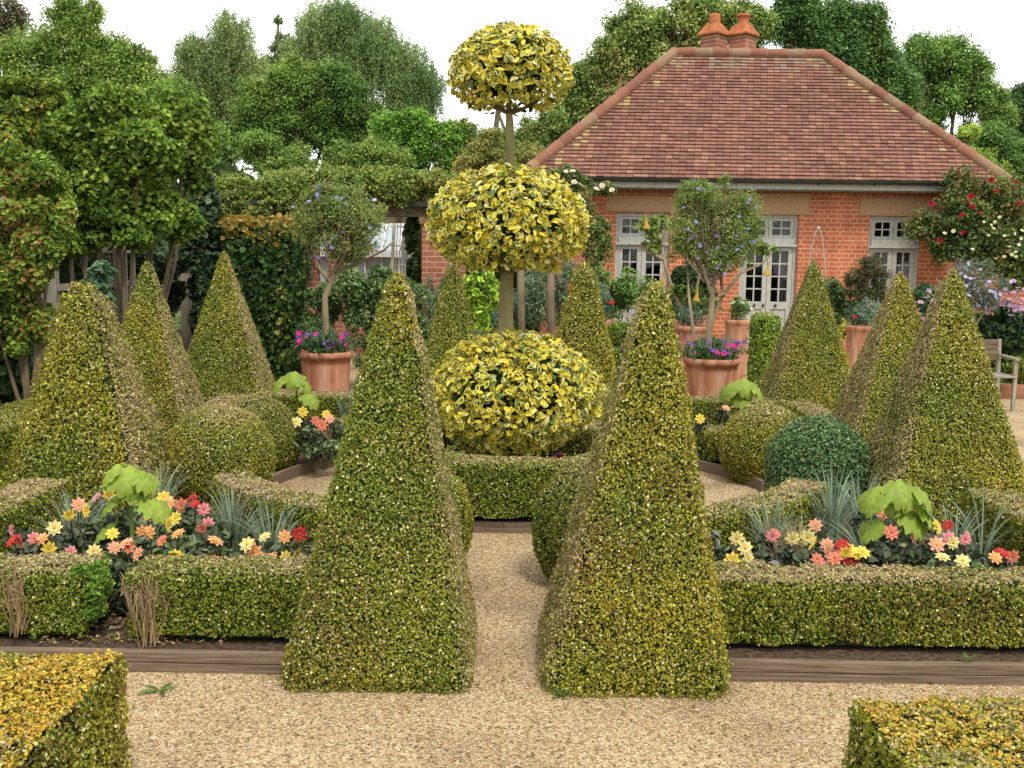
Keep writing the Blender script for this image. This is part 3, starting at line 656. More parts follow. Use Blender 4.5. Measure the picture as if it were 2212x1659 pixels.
        for hxp in (m - .20, m - .045, m + .17):
            q = Geo(); q.lathe([(0.001, -.03), (.02, -.028), (.026, -.01), (.02, .006), (.008, .01), (.008, .03)], (0, 0, 0), 12)
            V = q.V[0]; V[:, [1, 2]] = V[:, [2, 1]]; q.V[0] = V + np.array((hxp, y + .01, (zl0 + zl1) / 2)); B(q, 'handle', M['iron'], dr)
        for s in ((0, 1) if i else (0, 1)):
            xa, xb = ((a + .05, a + .05 + (.07 if i else .17)) if s == 0 else (b - .26, b - .07))
            if i == 0 and s: continue
            if i and s == 0: continue
            q = Geo(); u = np.linspace(0, 1, 40); yy = y + .22 + .03 * np.sin(u * (5 if s else 2) * 2 * pi)
            V = np.concatenate([np.stack([xa + (xb - xa) * u, yy, np.full(40, zb + .02)], 1), np.stack([xa + (xb - xa) * u, yy, np.full(40, zt_)], 1)])
            j = np.arange(39); q.add(V, np.stack([j, j + 1, 41 + j, 40 + j], 1), (.5,) * 3, 0, True); B(q, 'curtain', M['curtain'], dr)
    # roof: every clay tile its own faces
    ey = HY - .42; xl, xr_ = at(1128, 386, ey)[0], at(2180, 398, ey)[0]; zev = ze + .03; dep = 2.86; ry = ey + dep; rz = at(1620, 119, ry)[2]
    rl, rr = at(1456, 112, ry)[0], at(1775, 122, ry)[0]; by = ey + 2 * dep
    rng = rng_(); g = Geo()
    def slope(A, Bp, Ct, Dt):       # eave A->B, ridge D->C
        A, Bp, Ct, Dt = (np.array(v, float) for v in (A, Bp, Ct, Dt))
        N = unit(np.cross(Bp - A, Dt - A)); Ls = np.linalg.norm((Dt + Ct) / 2 - (A + Bp) / 2); rows = int(Ls / .103)
        for r in range(rows):
            t0, t1 = r / rows, min(1, (r + 1.25) / rows)
            a0, b0 = A + (Dt - A) * t0, Bp + (Ct - Bp) * t0; a1, b1 = A + (Dt - A) * t1, Bp + (Ct - Bp) * t1
            ln = np.linalg.norm(b0 - a0); k = max(1, int(ln / .125)); e = unit(b0 - a0)
            q = (np.arange(k + 1) + (.5 if r % 2 else 0)) * .125; q = np.concatenate([[0], q[(q > .02) & (q < ln - .02)], [ln]]); n = len(q) - 1
            sh = max(0, np.dot(a1 - a0, e)); l1 = np.linalg.norm(b1 - a1)
            up = (a1 - a0) - e * np.dot(a1 - a0, e)
            lift = N * .030 + N * rng.uniform(-.003, .006, (n, 1))
            lo, hi = a0 + e * (q[:-1, None] + .0025), a0 + e * (q[1:, None] - .0025)
            def cl(x): return np.clip(x, sh, sh + l1)
            lo1, hi1 = a0 + up + e * cl(q[:-1, None] + .0025), a0 + up + e * cl(q[1:, None] - .0025)
            f0, f1 = lo + lift, hi + lift
            V = np.stack([f0, f1, hi1 + N * .004, lo1 + N * .004, lo - N * .012, hi - N * .012], 1).reshape(-1, 3)
            b = np.arange(n)[:, None] * 6
            mp = (lo + hi) / 2; fb = fbm(mp * 1.3, 77)
            c = np.array((.178, .086, .062)) * rng.uniform(.82, 1.18, (n, 1)) * (.8 + .4 * fb[:, None])
            c = np.where((rng.random(n) < .10)[:, None], np.array((.235, .125, .085)), c)
            c = np.where((rng.random(n) < .10)[:, None], np.array((.14, .064, .05)), c)
            u = (q[:-1] + q[1:]) / 2; edge = np.minimum(u - sh, sh + l1 - u)
            li = (edge < .45) & (rng.random(n) < .28 * np.clip(1.2 - edge / .45, 0, 1)); c[li] = np.array((.27, .20, .09)) * rng.uniform(.7, 1.2)
            gt = (t0 > .86) & (rng.random(n) < .35); c = np.where(gt[:, None], c * .45 + np.array((.12, .11, .075)), c)
            g.add(V, b + np.array([0, 1, 2, 3]), c); g.add(V, b + np.array([4, 5, 1, 0]), c * .8)  # tile front edges darkened: shading painted in for the course lines
        g.add([A - N * .015, Bp - N * .015, Ct - N * .015, Dt - N * .015], [(0, 1, 2, 3)], (.08, .05, .04))
    e0, e1, e2, e3 = (xl, ey, zev), (xr_, ey, zev), (xr_, by, zev), (xl, by, zev); r0, r1 = (rl, ry, rz), (rr, ry, rz)
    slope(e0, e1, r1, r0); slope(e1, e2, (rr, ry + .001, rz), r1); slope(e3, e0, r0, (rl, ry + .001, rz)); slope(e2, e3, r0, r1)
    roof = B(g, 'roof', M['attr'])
    g = Geo()
    def ridge(a, b):
        a, b = np.array(a, float), np.array(b, float); ln = np.linalg.norm(b - a); n = int(ln / .33); d = (b - a) / n
        for i in range(n):
            p = a + d * i; q = p + d * 1.06
            c = np.array((.19, .085, .055)) * rng.uniform(.8, 1.2)
            if rng.random() < .3: c = c * .6 + np.array((.10, .085, .05))
            g.tube([p - d * .01, p + d * .5, q], [.098, .108, .112 + rng.uniform(-.004, .008)], 12, c)
            cc = np.array((.24, .20, .13)) if rng.random() < .6 else np.array((.28, .16, .04))
            g.tube([q - d * .1, q - d * .06], [.1145, .1145], 12, cc)
    o = np.array((0, 0, .02)); ridge(np.array(r0) + o, np.array(r1) + o); ridge(np.array(e0) + o, np.array(r0) + o); ridge(np.array(e1) + o, np.array(r1) + o); ridge(np.array(e2) + o, np.array(r1) + o); ridge(np.array(e3) + o, np.array(r0) + o)
    B(g, 'ridge_tiles', M['attr'], roof)
    # gutter, fascia, soffit
    g = Geo(); th = np.linspace(pi, 2 * pi, 9)
    prof = np.stack([np.cos(th) * .06, np.sin(th) * .06], 1); prof = np.concatenate([prof, prof[::-1] * .88])
    V = np.concatenate([np.stack([np.full(18, x), ey - .02 + prof[:, 0], zev - .0 + prof[:, 1]], 1) for x in (xl, xr_)]); j = np.arange(18)
    g.add(V, np.stack([j, (j + 1) % 18, 18 + (j + 1) % 18, 18 + j], 1)); 
    for x in np.linspace(xl + .4, xr_ - .4, 9): g.box(x - .012, x + .012, ey - .085, ey + .06, zev - .068, zev - .055)
    B(g, 'gutter', M['gutter'])
    g = Geo(); g.box(xl + .04, xr_ - .04, ey + .05, ey + .075, zev - .150, zev - .01); B(g, 'fascia', M['paint'])
    g = Geo(); g.box(xl + .04, xr_ - .04, ey + .076, HY + .02, zev - .175, zev - .151); g.box(x1 + .0, xr_ - .05, HY + .021, yb + .3, zev - .175, zev - .151); B(g, 'soffit', M['beam'])
    # chimney
    cy = ry + .75; ca, cb = at(1541, 120, cy), at(1603, 120, cy); g = Geo()
    zc = at(1570, 73, cy)[2]; zc2 = at(1570, 78, cy)[2]; h = .275
    for c in (ca, cb):
        V = [(c[0] + sx * h, cy + sy * h, z) for z in (rz - 1.3, zc2) for sx, sy in ((0, -1), (1, 0), (0, 1), (-1, 0))]
        g.add(V, [(0, 1, 5, 4), (1, 2, 6, 5), (2, 3, 7, 6), (3, 0, 4, 7)])
    ch = B(g, 'chimney', M['stack'], roof)
    for c, rim in ((ca, 0), (cb, 1)):
        g = Geo(); H = h + .06; z0 = zc2; hs = [(H, z0), (H, z0 + .035), (.16, at(1570, 52, cy)[2])]
        V = [(c[0] + sx * k, cy + sy * k, z) for k, z in hs for sx, sy in ((0, -1), (1, 0), (0, 1), (-1, 0))]
        F = [(i * 4 + j, i * 4 + (j + 1) % 4, i * 4 + 4 + (j + 1) % 4, i * 4 + 4 + j) for i in range(2) for j in range(4)]
        g.add(V, F + [(3, 2, 1, 0)]); zp = at(1570, 54, cy)[2]; zq = at(1570, 31, cy)[2]
        g.lathe([(.125, zp), (.115, zp + .05), (.112, zq - .05), (.135 if rim else .112, zq - .045), (.135 if rim else .112, zq - .003), (.09, zq), (.09, zq - .15)], (c[0], cy, 0), 20)
        o = g.build('chimney_pot', M['capclay'], roof, loc)
house()

# ================================================================== FOLIAGE BUILDER for loose plants
def blobsY(bl, Y, dscale=.85):
    """blobs (px,py,r or (rx,ry)[,dY]) in photo pixels at depth Y -> world centres and radii"""
    out = []
    for b in bl:
        px, py, r = b[:3]; dy = b[3] if len(b) > 3 else 0
        rx, rz = (r if isinstance(r, tuple) else (r, r)); y = Y + dy; s = y / 2212
        out.append((at(px, py, y), np.array((rx * s, (rx + rz) / 2 * s * dscale, rz * s))))
    return out
def foliage(g, bl, n, leaf, pal, rng, sub=14, subr=.42, kind='kite', aspect=.6, flat=.45, droop=0., inner=.25, mat=0, updark=False, zmin=.02, rag=.16, front=False):
    """clumps spread over each blob; leaves on the clump shells"""
    vol = np.array([np.prod(r) ** (2 / 3) for c, r in bl]); cnt = (n * vol / vol.sum()).astype(int)
    allP, allN, allC, allT = [], [], [], []
    for (c, r), m in zip(bl, cnt):
        d = unit(rng.normal(size=(sub, 3))); sc = c + d * r * rng.uniform(.45, .95, (sub, 1)); sr = subr * rng.uniform(.6, 1.3, sub)
        i = rng.integers(0, sub, m); e = unit(rng.normal(size=(m, 3)) + np.array((0, 0, .25)))
        rad = np.where(rng.random(m) < inner, rng.uniform(.2, .9, m), rng.uniform(.85, 1.12, m)) + rng.normal(size=m) * rag * .3
        P = sc[i] + e * r * (sr[i] * rad)[:, None]
        k = P[:, 2] > zmin; P, e, i = P[k], e[k], i[k]
        tone = rng.uniform(.8, 1.22, sub)[i]
        allP.append(P); allN.append(e); allC.append(pal(P, e, rng) * tone[:, None])
    P, N, c = np.concatenate(allP), np.concatenate(allN), np.concatenate(allC); m = len(P)
    N = unit(N * .6 + np.array((0, -.12, flat)) + rng.normal(size=(m, 3)) * .55)
    T = rng.normal(size=(m, 3)) + np.array((0, 0, -droop))
    L = leaf * rng.uniform(.65, 1.3, m); g.leaves(P, N, L, L * aspect * rng.uniform(.8, 1.2, m), np.clip(c, 0, .85), rng, kind, T, mat=mat)
    return P
def pal_mix(cols, w, s=0, freq=1.2, k=.6):
    cols = np.array(cols, float); w = np.cumsum(np.array(w, float) / sum(w))
    def f(p, n, rng):
        t = np.clip(rng.random(len(p)) + (fbm(p * freq, s) - .5) * k * 2, 0, .999)
        return cols[np.searchsorted(w, t)] * rng.uniform(.75, 1.25, (len(p), 1))
    return f
def limbs(g, base, top, bl, rng, r0=.05, twigs=3, col=(.5,) * 3, bend=.1):
    base, top = np.array(base, float), np.array(top, float)
    mid = (base + top) / 2 + rng.normal(size=3) * np.array((1, 1, 0)) * bend * np.linalg.norm(top - base)
    g.tube([base, (base + mid) / 2 + (mid - base) * .02, mid, top], [r0, r0 * .9, r0 * .8, r0 * .65], 9, col)
    for c, r in bl:
        e = c + r * rng.normal(size=3) * .15; a = top + (base - top) * rng.uniform(0, .3)
        m = a * .5 + e * .5 + rng.normal(size=3) * .08 * np.linalg.norm(e - a); g.tube([a, m, e], [r0 * .5, r0 * .32, r0 * .16], 6, col)
        for _ in range(twigs):
            q = c + unit(rng.normal(size=3)) * r * rng.uniform(.6, .95); g.tube([m, (m + q) / 2 + rng.normal(size=3) * .05 * r, q], [r0 * .25, r0 * .15, r0 * .06], 5, col)

# ================================================================== TREES behind
TG = 'trees behind the garden'
G1 = [(.035, .075, .015), (.06, .115, .02), (.10, .16, .03), (.15, .20, .04)]
def tree(name, label, bl, Y, n, leaf, cols, w=(2, 3, 2.5, 1), trunk=None, bark='bark', sub=16, weep=False, **kw):
    B = blobsY(bl, Y); rng = rng_(); c0 = np.mean([c for c, r in B], 0); bx = trunk if trunk is not None else c0[0]
    loc = (bx, Y, 0); t = thing(name, label, 'tree', loc, TG)
    g = Geo(); low = min(c[2] - r[2] for c, r in B); top = np.array((bx + (c0[0] - bx) * .5, Y, max(low, 1.2) * .8 + c0[2] * .2)); limbs(g, (bx, Y, -.02), top, B, rng, .009 * max(c[2] + r[2] for c, r in B) + .04, 6)
    g.build('trunk', M[bark], t, loc)
    g = Geo(); pal = pal_mix(np.array(cols) * (np.array((2.35, 2.5, 2.4)) if weep else np.array((2.65, 2.45, 2.2))), w, s=_seed[0], freq=.7)
    if not weep: foliage(g, B, int(n * 2.7), leaf * .63, pal, rng, sub * 2, zmin=.3, **{'subr': .30, 'rag': 1.3, **kw})
    else:
        vol = np.array([np.prod(r) ** (2 / 3) for c, r in B]); cnt = (n / 13 * vol / vol.sum()).astype(int)
        for (c, r), m in zip(B, cnt):
            d = unit(rng.normal(size=(m, 3)) + np.array((0, 0, .6))); S = c + d * r * rng.uniform(.35, 1.12, (m, 1)); ln = rng.uniform(.4, 2.4, m) * r[2] * .6
            u = np.linspace(0, 1, 40); dr = rng.normal(size=(m, 1, 3)) * np.array((.10, .1, 0)) * r[0]
            P = S[:, None] + dr * u[None, :, None] + np.array((0, 0, -1.)) * (ln[:, None] * u[None])[..., None]; P = P.reshape(-1, 3) + rng.normal(size=(m * 40, 3)) * .05
            k = P[:, 2] > 1; P = P[k]; N = unit(rng.normal(size=P.shape) + np.array((0, -.4, .2))); T = rng.normal(size=P.shape) * .4 + np.array((0, 0, -1.))
            tone = np.repeat(rng.uniform(.75, 1.25, m), 40)[k][:, None]
            L = leaf * .6 * rng.uniform(.7, 1.3, len(P)); g.leaves(P, N, L, L * .5, pal(P, N, rng) * tone, rng, 'kite', T)
    g.build('crown', M['soft'], t, loc); return t
tree('beech_tree', 'dark purplish tree cut off by the top left picture corner', [(15, 30, 55), (5, 95, 50), (-40, 60, 60)], 33, 5000, .17, [(.03, .028, .028), (.05, .05, .03), (.07, .075, .04), (.09, .09, .06)])
tree('leafy_tree', 'tall full green tree behind the climbers at upper left', [(160, 40, 55), (150, 110, 70), (225, 130, 60), (70, 150, 70), (290, 140, 45), (255, 200, 70), (330, 190, 45), (150, 220, 80), (60, 250, 60), (380, 250, 45)], 28, 42000, .13, [(.045, .085, .018), (.08, .135, .028), (.13, .185, .04), (.19, .23, .06)], sub=22)
tree('birch_tree', 'pale thin weeping birch between the tall left tree and the rounder trees', [(418, 115, 42), (405, 170, 40), (500, 75, 48), (470, 150, 62), (540, 140, 38), (440, 215, 60), (520, 220, 45)], 36, 26000, .13, [(.06, .085, .03), (.10, .13, .045), (.14, .165, .06), (.19, .20, .09)], bark='palebark', weep=True)
tree('birch_tree', 'broad weeping birch with hanging twigs left of the top variegated crown', [(650, 110, 40), (700, 60, 55), (745, 40, 42), (805, 95, 62), (760, 130, 60), (870, 150, 62), (915, 185, 42), (880, 225, 50), (905, 250, 38)], 36, 42000, .13, [(.055, .085, .03), (.09, .125, .045), (.13, .16, .06), (.17, .19, .08)], bark='palebark', weep=True)
tree('oak_tree', 'small dark angular tree peeping up left of the broad weeping birch', [(612, 100, 26), (600, 45, 10), (640, 150, 40), (590, 150, 30)], 39, 5000, .15, [(.03, .055, .018), (.05, .085, .025), (.07, .11, .035), (.09, .13, .05)])
tree('round_tree', 'dense round dark green tree above the left end of the pergola', [(560, 225, 55), (640, 185, 60), (715, 195, 62), (780, 235, 50), (790, 290, 45), (620, 280, 55), (700, 270, 60), (740, 320, 50), (530, 300, 45), (600, 345, 45)], 26, 46000, .105, [(.028, .062, .014), (.055, .105, .02), (.09, .145, .03), (.13, .185, .045)], sub=22, flat=.8)
tree('maple_tree', 'bright mid green tree right of the dense round tree', [(850, 285, 45), (900, 275, 40), (930, 310, 45), (980, 300, 38), (890, 345, 45), (970, 350, 40)], 24, 19000, .11, [(.03, .08, .012), (.06, .13, .018), (.10, .19, .03), (.15, .24, .05)], flat=.7)
tree('tall_tree', 'faint treetop showing above the top variegated crown', [(1090, 70, 22), (1075, 95, 26), (1110, 90, 26)], 40, 2500, .14, [(.06, .10, .05), (.09, .13, .07), (.12, .16, .09), (.15, .19, .1)])
tree('olive_shrub_tree', 'small olive bush behind the upper stem of the variegated tree', [(1035, 340, 36), (1075, 350, 34), (1010, 370, 30), (1060, 300, 26), (1140, 345, 40)], 21.5, 9000, .085, [(.06, .085, .025), (.11, .13, .035), (.17, .17, .05), (.22, .17, .07)])
tree('budding_tree', 'large tree with pinkish seed heads behind the left hip of the house roof', [(1380, 70, 62), (1460, 60, 70), (1330, 130, 60), (1420, 160, 70), (1270, 170, 48), (1240, 240, 48), (1320, 240, 60), (1540, 50, 60), (1620, 60, 55), (1230, 310, 45), (1180, 340, 40), (1310, 320, 50), (1500, 130, 50)], 26, 44000, .13, [(.045, .08, .022), (.08, .125, .03), (.125, .17, .045), (.18, .21, .07), (.24, .15, .10)], (2, 3, 2.5, 1.2, .6), sub=20, aspect=.7)
tree('chestnut_tree', 'dark dense tree right of the chimney above the roof', [(1720, 20, 50), (1770, 60, 70), (1850, 60, 68), (1800, 130, 70), (1890, 140, 60), (1930, 200, 55), (1690, 50, 40), (1860, 200, 50)], 29, 36000, .14, [(.018, .045, .015), (.032, .075, .02), (.05, .10, .028), (.08, .14, .04)], sub=20, flat=.8)
tree('ash_tree', 'lighter open tree with bare inner boughs at upper right', [(1985, 130, 52), (2050, 140, 55), (2100, 150, 40), (2120, 210, 50), (2030, 210, 55), (1960, 220, 48), (2160, 250, 38), (2090, 300, 30), (2000, 290, 40)], 32, 26000, .14, [(.035, .075, .018), (.06, .115, .026), (.10, .165, .04), (.14, .2, .055)], sub=18, flat=.7)
tree('conifer_tree', 'dark tree at the right picture edge behind the roof corner', [(2195, 225, 42), (2200, 300, 45), (2185, 360, 40), (2215, 400, 40), (2250, 260, 60)], 36, 14000, .16, [(.012, .03, .014), (.022, .05, .018), (.04, .075, .025), (.06, .10, .035)])
tree('lime_green_shrub', 'yellowish green bush behind the lower right roof slope', [(2105, 350, 36), (2145, 380, 34), (2060, 330, 26), (2090, 290, 24)], 27, 6000, .11, [(.07, .12, .02), (.11, .17, .03), (.15, .21, .04), (.2, .25, .05)])
tree('field_maple', 'green tree filling the space between the tall left tree and the thin birch', [(370, 215, 42), (400, 270, 45), (350, 290, 50), (440, 300, 50), (480, 330, 45), (420, 350, 50)], 25, 17000, .115, [(.04, .085, .018), (.07, .13, .026), (.11, .175, .038), (.15, .21, .05)])
tree('hawthorn_tree', 'low olive green tree between the dense round tree and the bright maple', [(560, 330, 45), (640, 350, 40), (800, 345, 40), (850, 350, 40), (740, 350, 40)], 23.5, 14000, .1, [(.04, .08, .018), (.07, .12, .026), (.105, .16, .038), (.15, .2, .05)])
tree('elder_tree', 'leafy tree filling the gap left of the house roof hip', [(1010, 330, 36), (1000, 290, 30), (1090, 330, 45), (1150, 300, 40), (1130, 360, 40), (1190, 270, 36)], 24, 14000, .105, [(.045, .085, .022), (.08, .125, .03), (.12, .17, .045), (.18, .18, .06)])
tree('sycamore_tree', 'mid green tree behind the roof corner at far right', [(2150, 310, 42), (2200, 350, 42), (2110, 380, 40), (2180, 400, 40), (2060, 350, 36)], 30, 15000, .12, [(.03, .07, .018), (.055, .11, .026), (.09, .155, .04), (.13, .2, .055)])
def bush(name, label, cat, bl, Y, n, leaf, cols, w=None, group=None, flowers=None, stem=None, sub=14, core=0, z0=0, **kw):
    B = blobsY(bl, Y) if not isinstance(bl[0][0], np.ndarray) else bl
    rng = rng_(); c0 = np.mean([c for c, r in B], 0); loc = (c0[0], c0[1], z0)
    g = Geo(); pal = pal_mix(np.array(cols) * np.array((1.75, 1.5, 1.45)), w or (2, 3, 2.5, 1)[:len(cols)], s=_seed[0], freq=2.0)
    P = foliage(g, B, n, leaf, pal, rng, sub, **kw)
    if core:
        for c, r in B:
            V, F = ball_surf(c, *(r * core), 10, 14); g.add(V + (fbm(V * 4, 3) - .5)[:, None] * .2 * r.mean(), F, (.02, .028, .01), 1, True)
    if flowers is None and stem is None: return props(g.build(name, [M['soft'], M['core']], None, loc), label, cat, group), B, loc, P
    t = thing(name, label, cat, loc, group); g.build('foliage', [M['soft'], M['core']], t, loc)
    if stem:
        g = Geo(); r = rng_()
        for c, rr in B: g.tube([(c0[0] + r.normal() * .04, c0[1], z0 - .01), ((c0[0] + c[0]) / 2, c[1], (z0 + c[2]) / 2), c], [stem, stem * .8, stem * .4], 7)
        g.build('stem', M['bark'], t, loc)
    return t, B, loc, P

# ================================================================== MIDDLE GROUND, left side
GRN = [(.03, .07, .010), (.07, .14, .018), (.115, .205, .026), (.165, .26, .045)]
def boundary():
    for i, (px0, px1, Y, top, lab) in enumerate(((-420, 480, 22.5, 330, 'dark boundary hedge far left below the tall trees'), (470, 1130, 20.5, 375, 'dark boundary hedge seen behind the pergola'), (2120, 2620, 24, 380, 'dark boundary hedge right of the house'))):
        a, b = at(px0, 560, Y), at(px1, 560, Y); z = at(1106, top, Y)[2]
        bl = [(np.array((x, Y, z * .5)), np.array((1.3, .8, z * .52))) for x in np.arange(a[0], b[0], 1.5)]
        bush('boundary_hedge', lab, 'hedge', bl, Y, int(900 * len(bl)), .15, [(.02, .05, .012), (.04, .085, .018), (.07, .125, .03)], core=.86, sub=16, group='tall boundary hedges')
boundary()
def trellis():
    X = -4.62; loc = (X, 9.5, 0); t = thing('trellis_fence', 'tall grey timber trellis fence with climbing plants along the left side', 'trellis', loc)
    for y in (6.2, 8.2, 10.2, 12.1, 14.5):
        g = Geo(); g.box(X - .06, X + .06, y - .06, y + .06, 0, 2.45); g.build('post', M['greywood'], t, loc)
    for z in (.28, .62, .96, 1.35, 1.75, 2.15):
        g = Geo(); g.box(X - .085, X - .061, 5.5, 14.6, z - .035, z + .035); g.build('rail', M['greywood'], t, loc)
    g = Geo(); r = rng_()
    for y in np.arange(5.6, 14.5, .36): g.box(X - .11, X - .086, y - .02, y + .02, .1, 2.4)
    g.build('slats', M['greywood'], t, loc)
trellis()
# climbers and shrubs against it
bush('climbing_vine', 'big leafy bright green climber spilling over the trellis at upper left', 'climber',
     [(120, 270, (60, 70), .6), (180, 330, (85, 80)), (250, 270, (90, 70)), (340, 260, (80, 65), .6), (300, 350, (90, 70)), (400, 330, (60, 85), .8), (200, 420, (80, 60)), (330, 440, (80, 60), .3), (270, 490, (90, 44)), (420, 270, (40, 60), 1), (130, 400, (60, 60)), (380, 490, (50, 30), .5), (170, 520, (50, 30))],
     10.9, 62000, .059, GRN, (1.4, 3, 3, 1.8), kind='oval', aspect=.72, flat=.25, core=.36, sub=34, subr=.36, stem=.03, rag=.6)
bush('climbing_vine', 'yellow flushed climber at the top left edge above the dark gap', 'climber', [(20, 215, (60, 45)), (80, 205, (50, 30)), (-30, 280, (60, 70)), (30, 290, (50, 50))], 10.2, 14000, .06,
     [(.05, .10, .015), (.11, .18, .025), (.17, .23, .03), (.28, .27, .04)], (2, 3, 2, .8), kind='oval', aspect=.7, flat=.3, core=.0, stem=.03)
bush('leafy_shrub', 'yellow green leafy shrub standing at the left picture edge', 'shrub', [(30, 370, (60, 60)), (90, 430, (60, 65)), (20, 480, (75, 70)), (90, 560, (55, 70)), (20, 600, (60, 70)), (110, 500, (40, 50)), (50, 690, (60, 60)), (0, 730, (70, 60))], 8.9, 26000, .055,
     [(.045, .095, .015), (.09, .17, .022), (.15, .24, .035), (.19, .26, .05), (.20, .13, .04)], (2, 3, 3, 1.2, .5), kind='oval', aspect=.55, flat=.3, core=.0, stem=.025, droop=.3)
bush('low_shrub', 'dark leafy undergrowth beneath the left trellis rails', 'shrub', [(20, 820, (70, 70)), (-40, 860, (80, 60)), (90, 850, (40, 50)), (130, 800, (35, 30))], 9.3, 3200, .09, [(.02, .05, .02), (.04, .09, .03), (.07, .14, .05)], kind='oval', aspect=.5, core=.6, droop=.4)
bush('ivy', 'dark ivy climbing the trellis post left of the leafy hedge block', 'climber', [(440, 430, (30, 70)), (450, 520, (34, 60)), (440, 600, (34, 50)), (460, 670, (28, 60)), (425, 690, (18, 40)), (400, 560, (22, 30)), (360, 640, (40, 40), .3), (300, 560, (50, 30), -.3), (350, 560, (50, 35))], 13.4, 8500, .085,
     [(.014, .035, .018), (.028, .06, .028), (.05, .095, .045), (.09, .14, .07)], kind='oval', aspect=.8, core=.36)
bush('young_shrub', 'bluish leaved young shrub top between the shaggy pyramid and the trellis post', 'shrub', [(215, 585, (24, 22)), (205, 620, (26, 30)), (225, 660, (24, 40))], 8.9, 900, .075, [(.04, .10, .05), (.08, .16, .09), (.13, .22, .13)], kind='oval', aspect=.5, stem=.012)
bush('dark_backing', 'added dark leaf mass making darkness behind the grey trellis fence', 'hedge', [(np.array((-5.25, y, 1.15)), np.array((.5, .9, 1.2))) for y in np.arange(5.6, 15, 1.1)], 10, 12000, .10, [(.012, .03, .010), (.024, .055, .016), (.045, .085, .024)], core=.85, kind='oval')  # added leafy mass, put in to darken the gaps behind the trellis
# leafy hedge block by the pier
def hedge_block():
    Y = 13.2; a, b = at(482, 600, Y), at(630, 600, Y); z = at(560, 478, Y)[2]; g = Geo(); rng = rng_()
    VF = hedge_surf([(a[0], Y + .35), (b[0], Y + .35)], .8, 0, z, r=.12, step=.1)
    def pal(p, n, r):
        m = len(p); top = np.clip((p[:, 2] - z + .35) / .35, 0, 1); gy = fbm(p * np.array((2.4, 2.4, .8)), 5)
        c = np.where((r.random(m) < .4)[:, None], np.array((.03, .07, .02)), np.array((.07, .14, .03)))
        c = np.where((r.random(m) < np.clip((gy - .62) * 3, 0, .3))[:, None], np.array((.20, .24, .04)), c)
        c = np.where((r.random(m) < top * .75)[:, None], np.array((.38, .26, .05)), c)
        return c * r.uniform(.7, 1.3, (m, 1))
    clipped(g, VF, .075, 900, pal, shag=.035, lump=.06, outw=.9, kind='oval')
    props(g.build('hornbeam_hedge', [M['soft'], M['core']], None, ((a[0] + b[0]) / 2, Y + .35, 0)), 'tall clipped leafy hedge block with orange tinted top left of the dark pergola pier', 'hedge')
hedge_block()
def pergola():
    Y = 14.3; zt, zb = at(940, 442, Y)[2], at(940, 468, Y)[2]
    loc = (at(800, 700, Y)[0], Y, 0); t = thing('pergola', 'brick and oak pergola covered by climbers left of the house', 'pergola', loc)
    D = 2.6
    for px0, px1, y in ((633, 680, Y), (911, 985, Y), (633, 680, Y + D), (915, 985, Y + D), (470, 515, Y + .2)):
        a, b = at(px0, 600, Y)[0], at(px1, 600, Y)[0]; g = Geo(); g.box(a, b, y, y + .42, 0, zb - .10); p = g.build('pier', M['pierbrick'], t, loc)
        g = Geo(); g.box(a - .03, b + .03, y - .03, y + .45, zb - .098, zb - .003); g.build('capping', M['paving'], p, loc)
    xa, xb = at(455, 500, Y)[0], at(1010, 500, Y)[0]
    for y in (Y + .1, Y + D + .1):
        g = Geo(); g.box(xa, xb, y, y + .16, zb, zt - .03); g.build('beam', M['beam'], t, loc)
    g = Geo(); g.box(xa, xb, Y - .04, Y + .07, zt - .029, zt + .03); g.build('lead_flashing', M['iron'], t, loc)
    for x in np.arange(xa + .15, xb, .55):
        g = Geo(); g.box(x - .04, x + .04, Y + .08, Y + D + .5, zt + .031, zt + .15); g.build('rafter', M['beam'], t, loc)
    for px in (584, 934):
        q = at(px, 446, Y); g = Geo(); g.box(q[0] - .055, q[0] + .055, Y - .058, Y - .042, q[2] - .08, q[2] + .06); g.build('bracket', M['ghframe'], t, loc)
pergola()
bush('climbing_plant', 'pale green tangled climber lying on top of the pergola', 'climber',
     [(510, 405, (55, 28)), (560, 420, (55, 34)), (620, 405, (60, 42)), (690, 402, (60, 44), -.3), (750, 405, (60, 46), -.3), (810, 400, (55, 44), -.3), (870, 402, (60, 40), -.3), (930, 402, (55, 34), -.2), (970, 410, (40, 34)), (720, 430, (50, 26), -.4), (600, 440, (40, 20), -.3), (860, 425, (40, 20), -.35), (540, 440, (50, 22)), (640, 390, (60, 25), 1.4), (800, 390, (70, 25), 1.4), (900, 390, (70, 22), 1.4)],
     14.5, 40000, .05, [(.06, .115, .022), (.115, .180, .035), (.16, .23, .05), (.19, .25, .065), (.20, .15, .06)], (1.2, 3, 3, 1.5, .25), core=.5, sub=60, subr=.26, rag=1.4, flat=.6)
bush('hanging_shrub', 'pale trailing climber below the left end of the pergola beam', 'climber', [(510, 455, (36, 26)), (545, 465, (34, 22)), (490, 440, (26, 30))], 14.0, 2600, .055, [(.06, .10, .022), (.11, .16, .035), (.17, .21, .06)])
bush('vine', 'dark vine hanging inside the pergola beside the red brick pier', 'climber', [(890, 510, (16, 45)), (895, 580, (15, 40)), (893, 640, (16, 35))], 14.6, 1500, .08, [(.015, .035, .012), (.03, .06, .018), (.05, .09, .03)], kind='oval')
bush('vine', 'twiggy dark climber on the shaded left brick pier', 'climber', [(655, 470, (28, 30)), (668, 545, (20, 50)), (650, 620, (14, 50))], 14.15, 900, .06, [(.02, .03, .012), (.04, .055, .02), (.07, .08, .03)], stem=.02)
